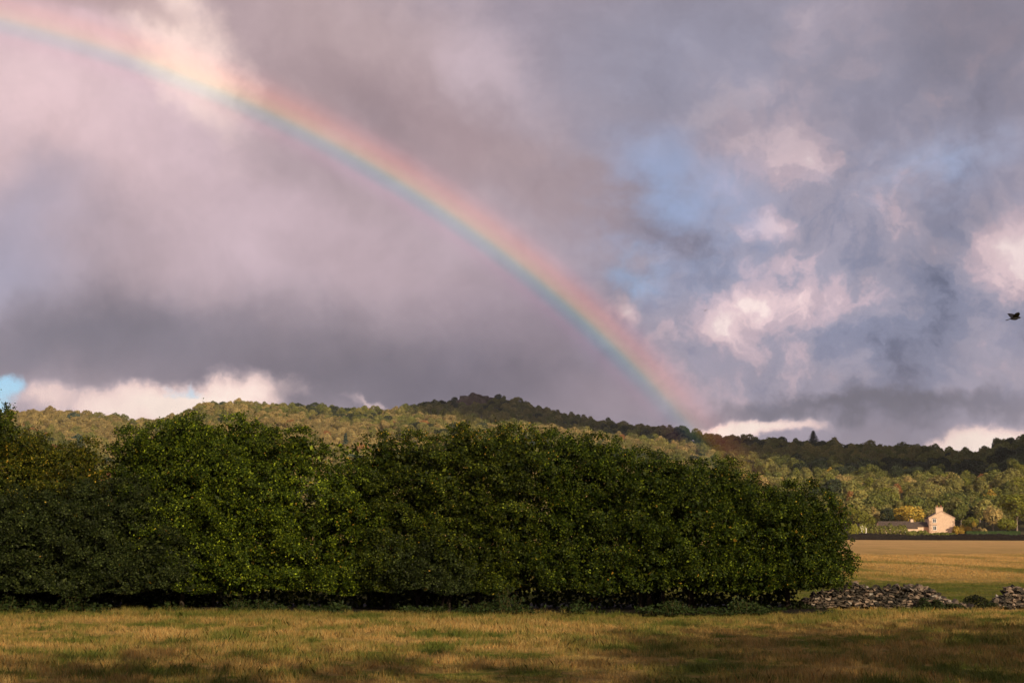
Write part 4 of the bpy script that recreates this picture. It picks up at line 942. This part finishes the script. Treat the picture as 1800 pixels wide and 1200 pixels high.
# ------------------------------------------------------------------ trees behind the viewpoint that shade the foreground, and the cloud that shades the ridge
M_shade = foliage('leaves_shade', TINTS['green'], .2, .75, .3, .15)
for s_ in ('round', 'broad'): CROWN['airy', s_] = crown_mesh('crown', 901 + len(s_), M_shade, **{**SHAPES[s_], 'faces': 1700, 'size': .27})
CROWN['semi', 'round'] = crown_mesh('crown', 931, M_shade, **{**SHAPES['round'], 'faces': 2600, 'size': .34}); CROWN['semi', 'broad'] = crown_mesh('crown', 932, M_shade, **{**SHAPES['broad'], 'faces': 2600, 'size': .34})
sh = Vector((SUN.x, SUN.y, 0)) / SUN.z
for i, (px, py, H) in enumerate([(-260, 1180, 13.5), (20, 1172, 14), (260, 1182, 12.5), (480, 1160, 14.5), (720, 1160, 13), (950, 1142, 14), (1180, 1122, 15), (1400, 1112, 14.5), (1600, 1108, 15), (1800, 1106, 14.5), (2040, 1110, 15), (-20, 1300, 15), (600, 1290, 15), (1100, 1240, 16), (1600, 1200, 17), (2000, 1190, 17)]):
    Y = CAMZ * F / (py - HOR); g_ = Vector(((px - 900) / F * Y, Y, 0)); b = g_ + sh * H * .93
    s = ['round', 'broad'][i % 2]; k = 'airy' if px < 1150 else 'semi'
    t = tree('shade_tree', k, s, b, H / (9.4 if s == 'round' else 8.8), i * 1.3, 'broadleaf tree in the row behind the viewpoint, out of the picture', 'row of trees behind the viewpoint')

def shade_cloud():
    edge = [(560, 690), (690, 712), (730, 720), (800, 730), (860, 738), (930, 742), (1000, 748), (1100, 759), (1200, 772), (1300, 794), (1400, 808), (1500, 816), (1600, 822), (1700, 820), (1800, 816), (2100, 812)]
    near = []
    for px, py in edge:
        d = ray(px, py); h = math.hypot(d.x, d.y); r = np.linspace(430, 1400, 1500)
        z = hill_z(r * d.x / h, r * d.y / h) + 7.5; ab = z > CAMZ + r * d.z / h
        rr = float(r[np.argmax(ab)]) if ab.any() else 1240.0
        near.append(Vector((rr * d.x / h, rr * d.y / h, float(hill_z(rr * d.x / h, rr * d.y / h)) + 7.5)))
    far = [Vector((p.x * 1.9, p.y * 1.9 + 250, 60)) for p in reversed(near)]
    Zc = 900.0
    pr = [p + SUN * ((Zc - p.z) / SUN.z) for p in near + far]
    # fine ragged outline
    out = []
    for i in range(len(pr)):
        a, b = pr[i], pr[(i + 1) % len(pr)]; n = max(2, int((b - a).length / 40))
        for k in range(n): out.append(a.lerp(b, k / n))
    r = np.random.default_rng(2); c = sum(out, Vector()) / len(out); V = []; n = len(out)
    for j, (s, z) in enumerate([(0.0, 30), (.55, 26), (.86, 14), (1.0, 0), (.86, -12), (.55, -18), (0.0, -22)]):
        for i, p in enumerate(out):
            jit = 8 * math.sin(i * 1.7) + 6 * math.sin(i * .61 + 1) if s == 1.0 else 0
            q = c.lerp(p, s); dirn = (p - c).normalized()
            V.append((q.x + dirn.x * jit, q.y + dirn.y * jit, Zc + z + (r.normal(0, 3) if 0 < s < 1 else 0)))
    P = np.array(V).reshape(7, n, 3); P = np.concatenate([P, P[:, :1]], 1)
    m, t = newmat('cloud_droplets'); p = t.n('ShaderNodeBsdfPrincipled', {'Base Color': (.8, .8, .82, 1), 'Roughness': 1.0, 'Specular IOR Level': 0.0}); t.n('ShaderNodeOutputMaterial', {0: p.outputs[0]})
    tag(link('cloud', grid_mesh('cloud', P, m)), 'grey cloud behind the viewpoint shading the top of the hills', 'cloud')
shade_cloud()

# ------------------------------------------------------------------ thin damp air
def haze():
    m, t = newmat('damp_air'); v = t.n('ShaderNodeVolumePrincipled', {'Color': (.9, .92, .96, 1), 'Density': 0.00005, 'Anisotropy': 0.0})
    o = t.n('ShaderNodeOutputMaterial'); t.t.links.new(v.outputs[0], o.inputs['Volume'])
    V, Fc = [], []; box(V, Fc, -6200, 6200, -6200, 6200, -4, 260)
    tag(link('haze', pyd('haze', V, Fc, m)), kind='stuff')
haze()
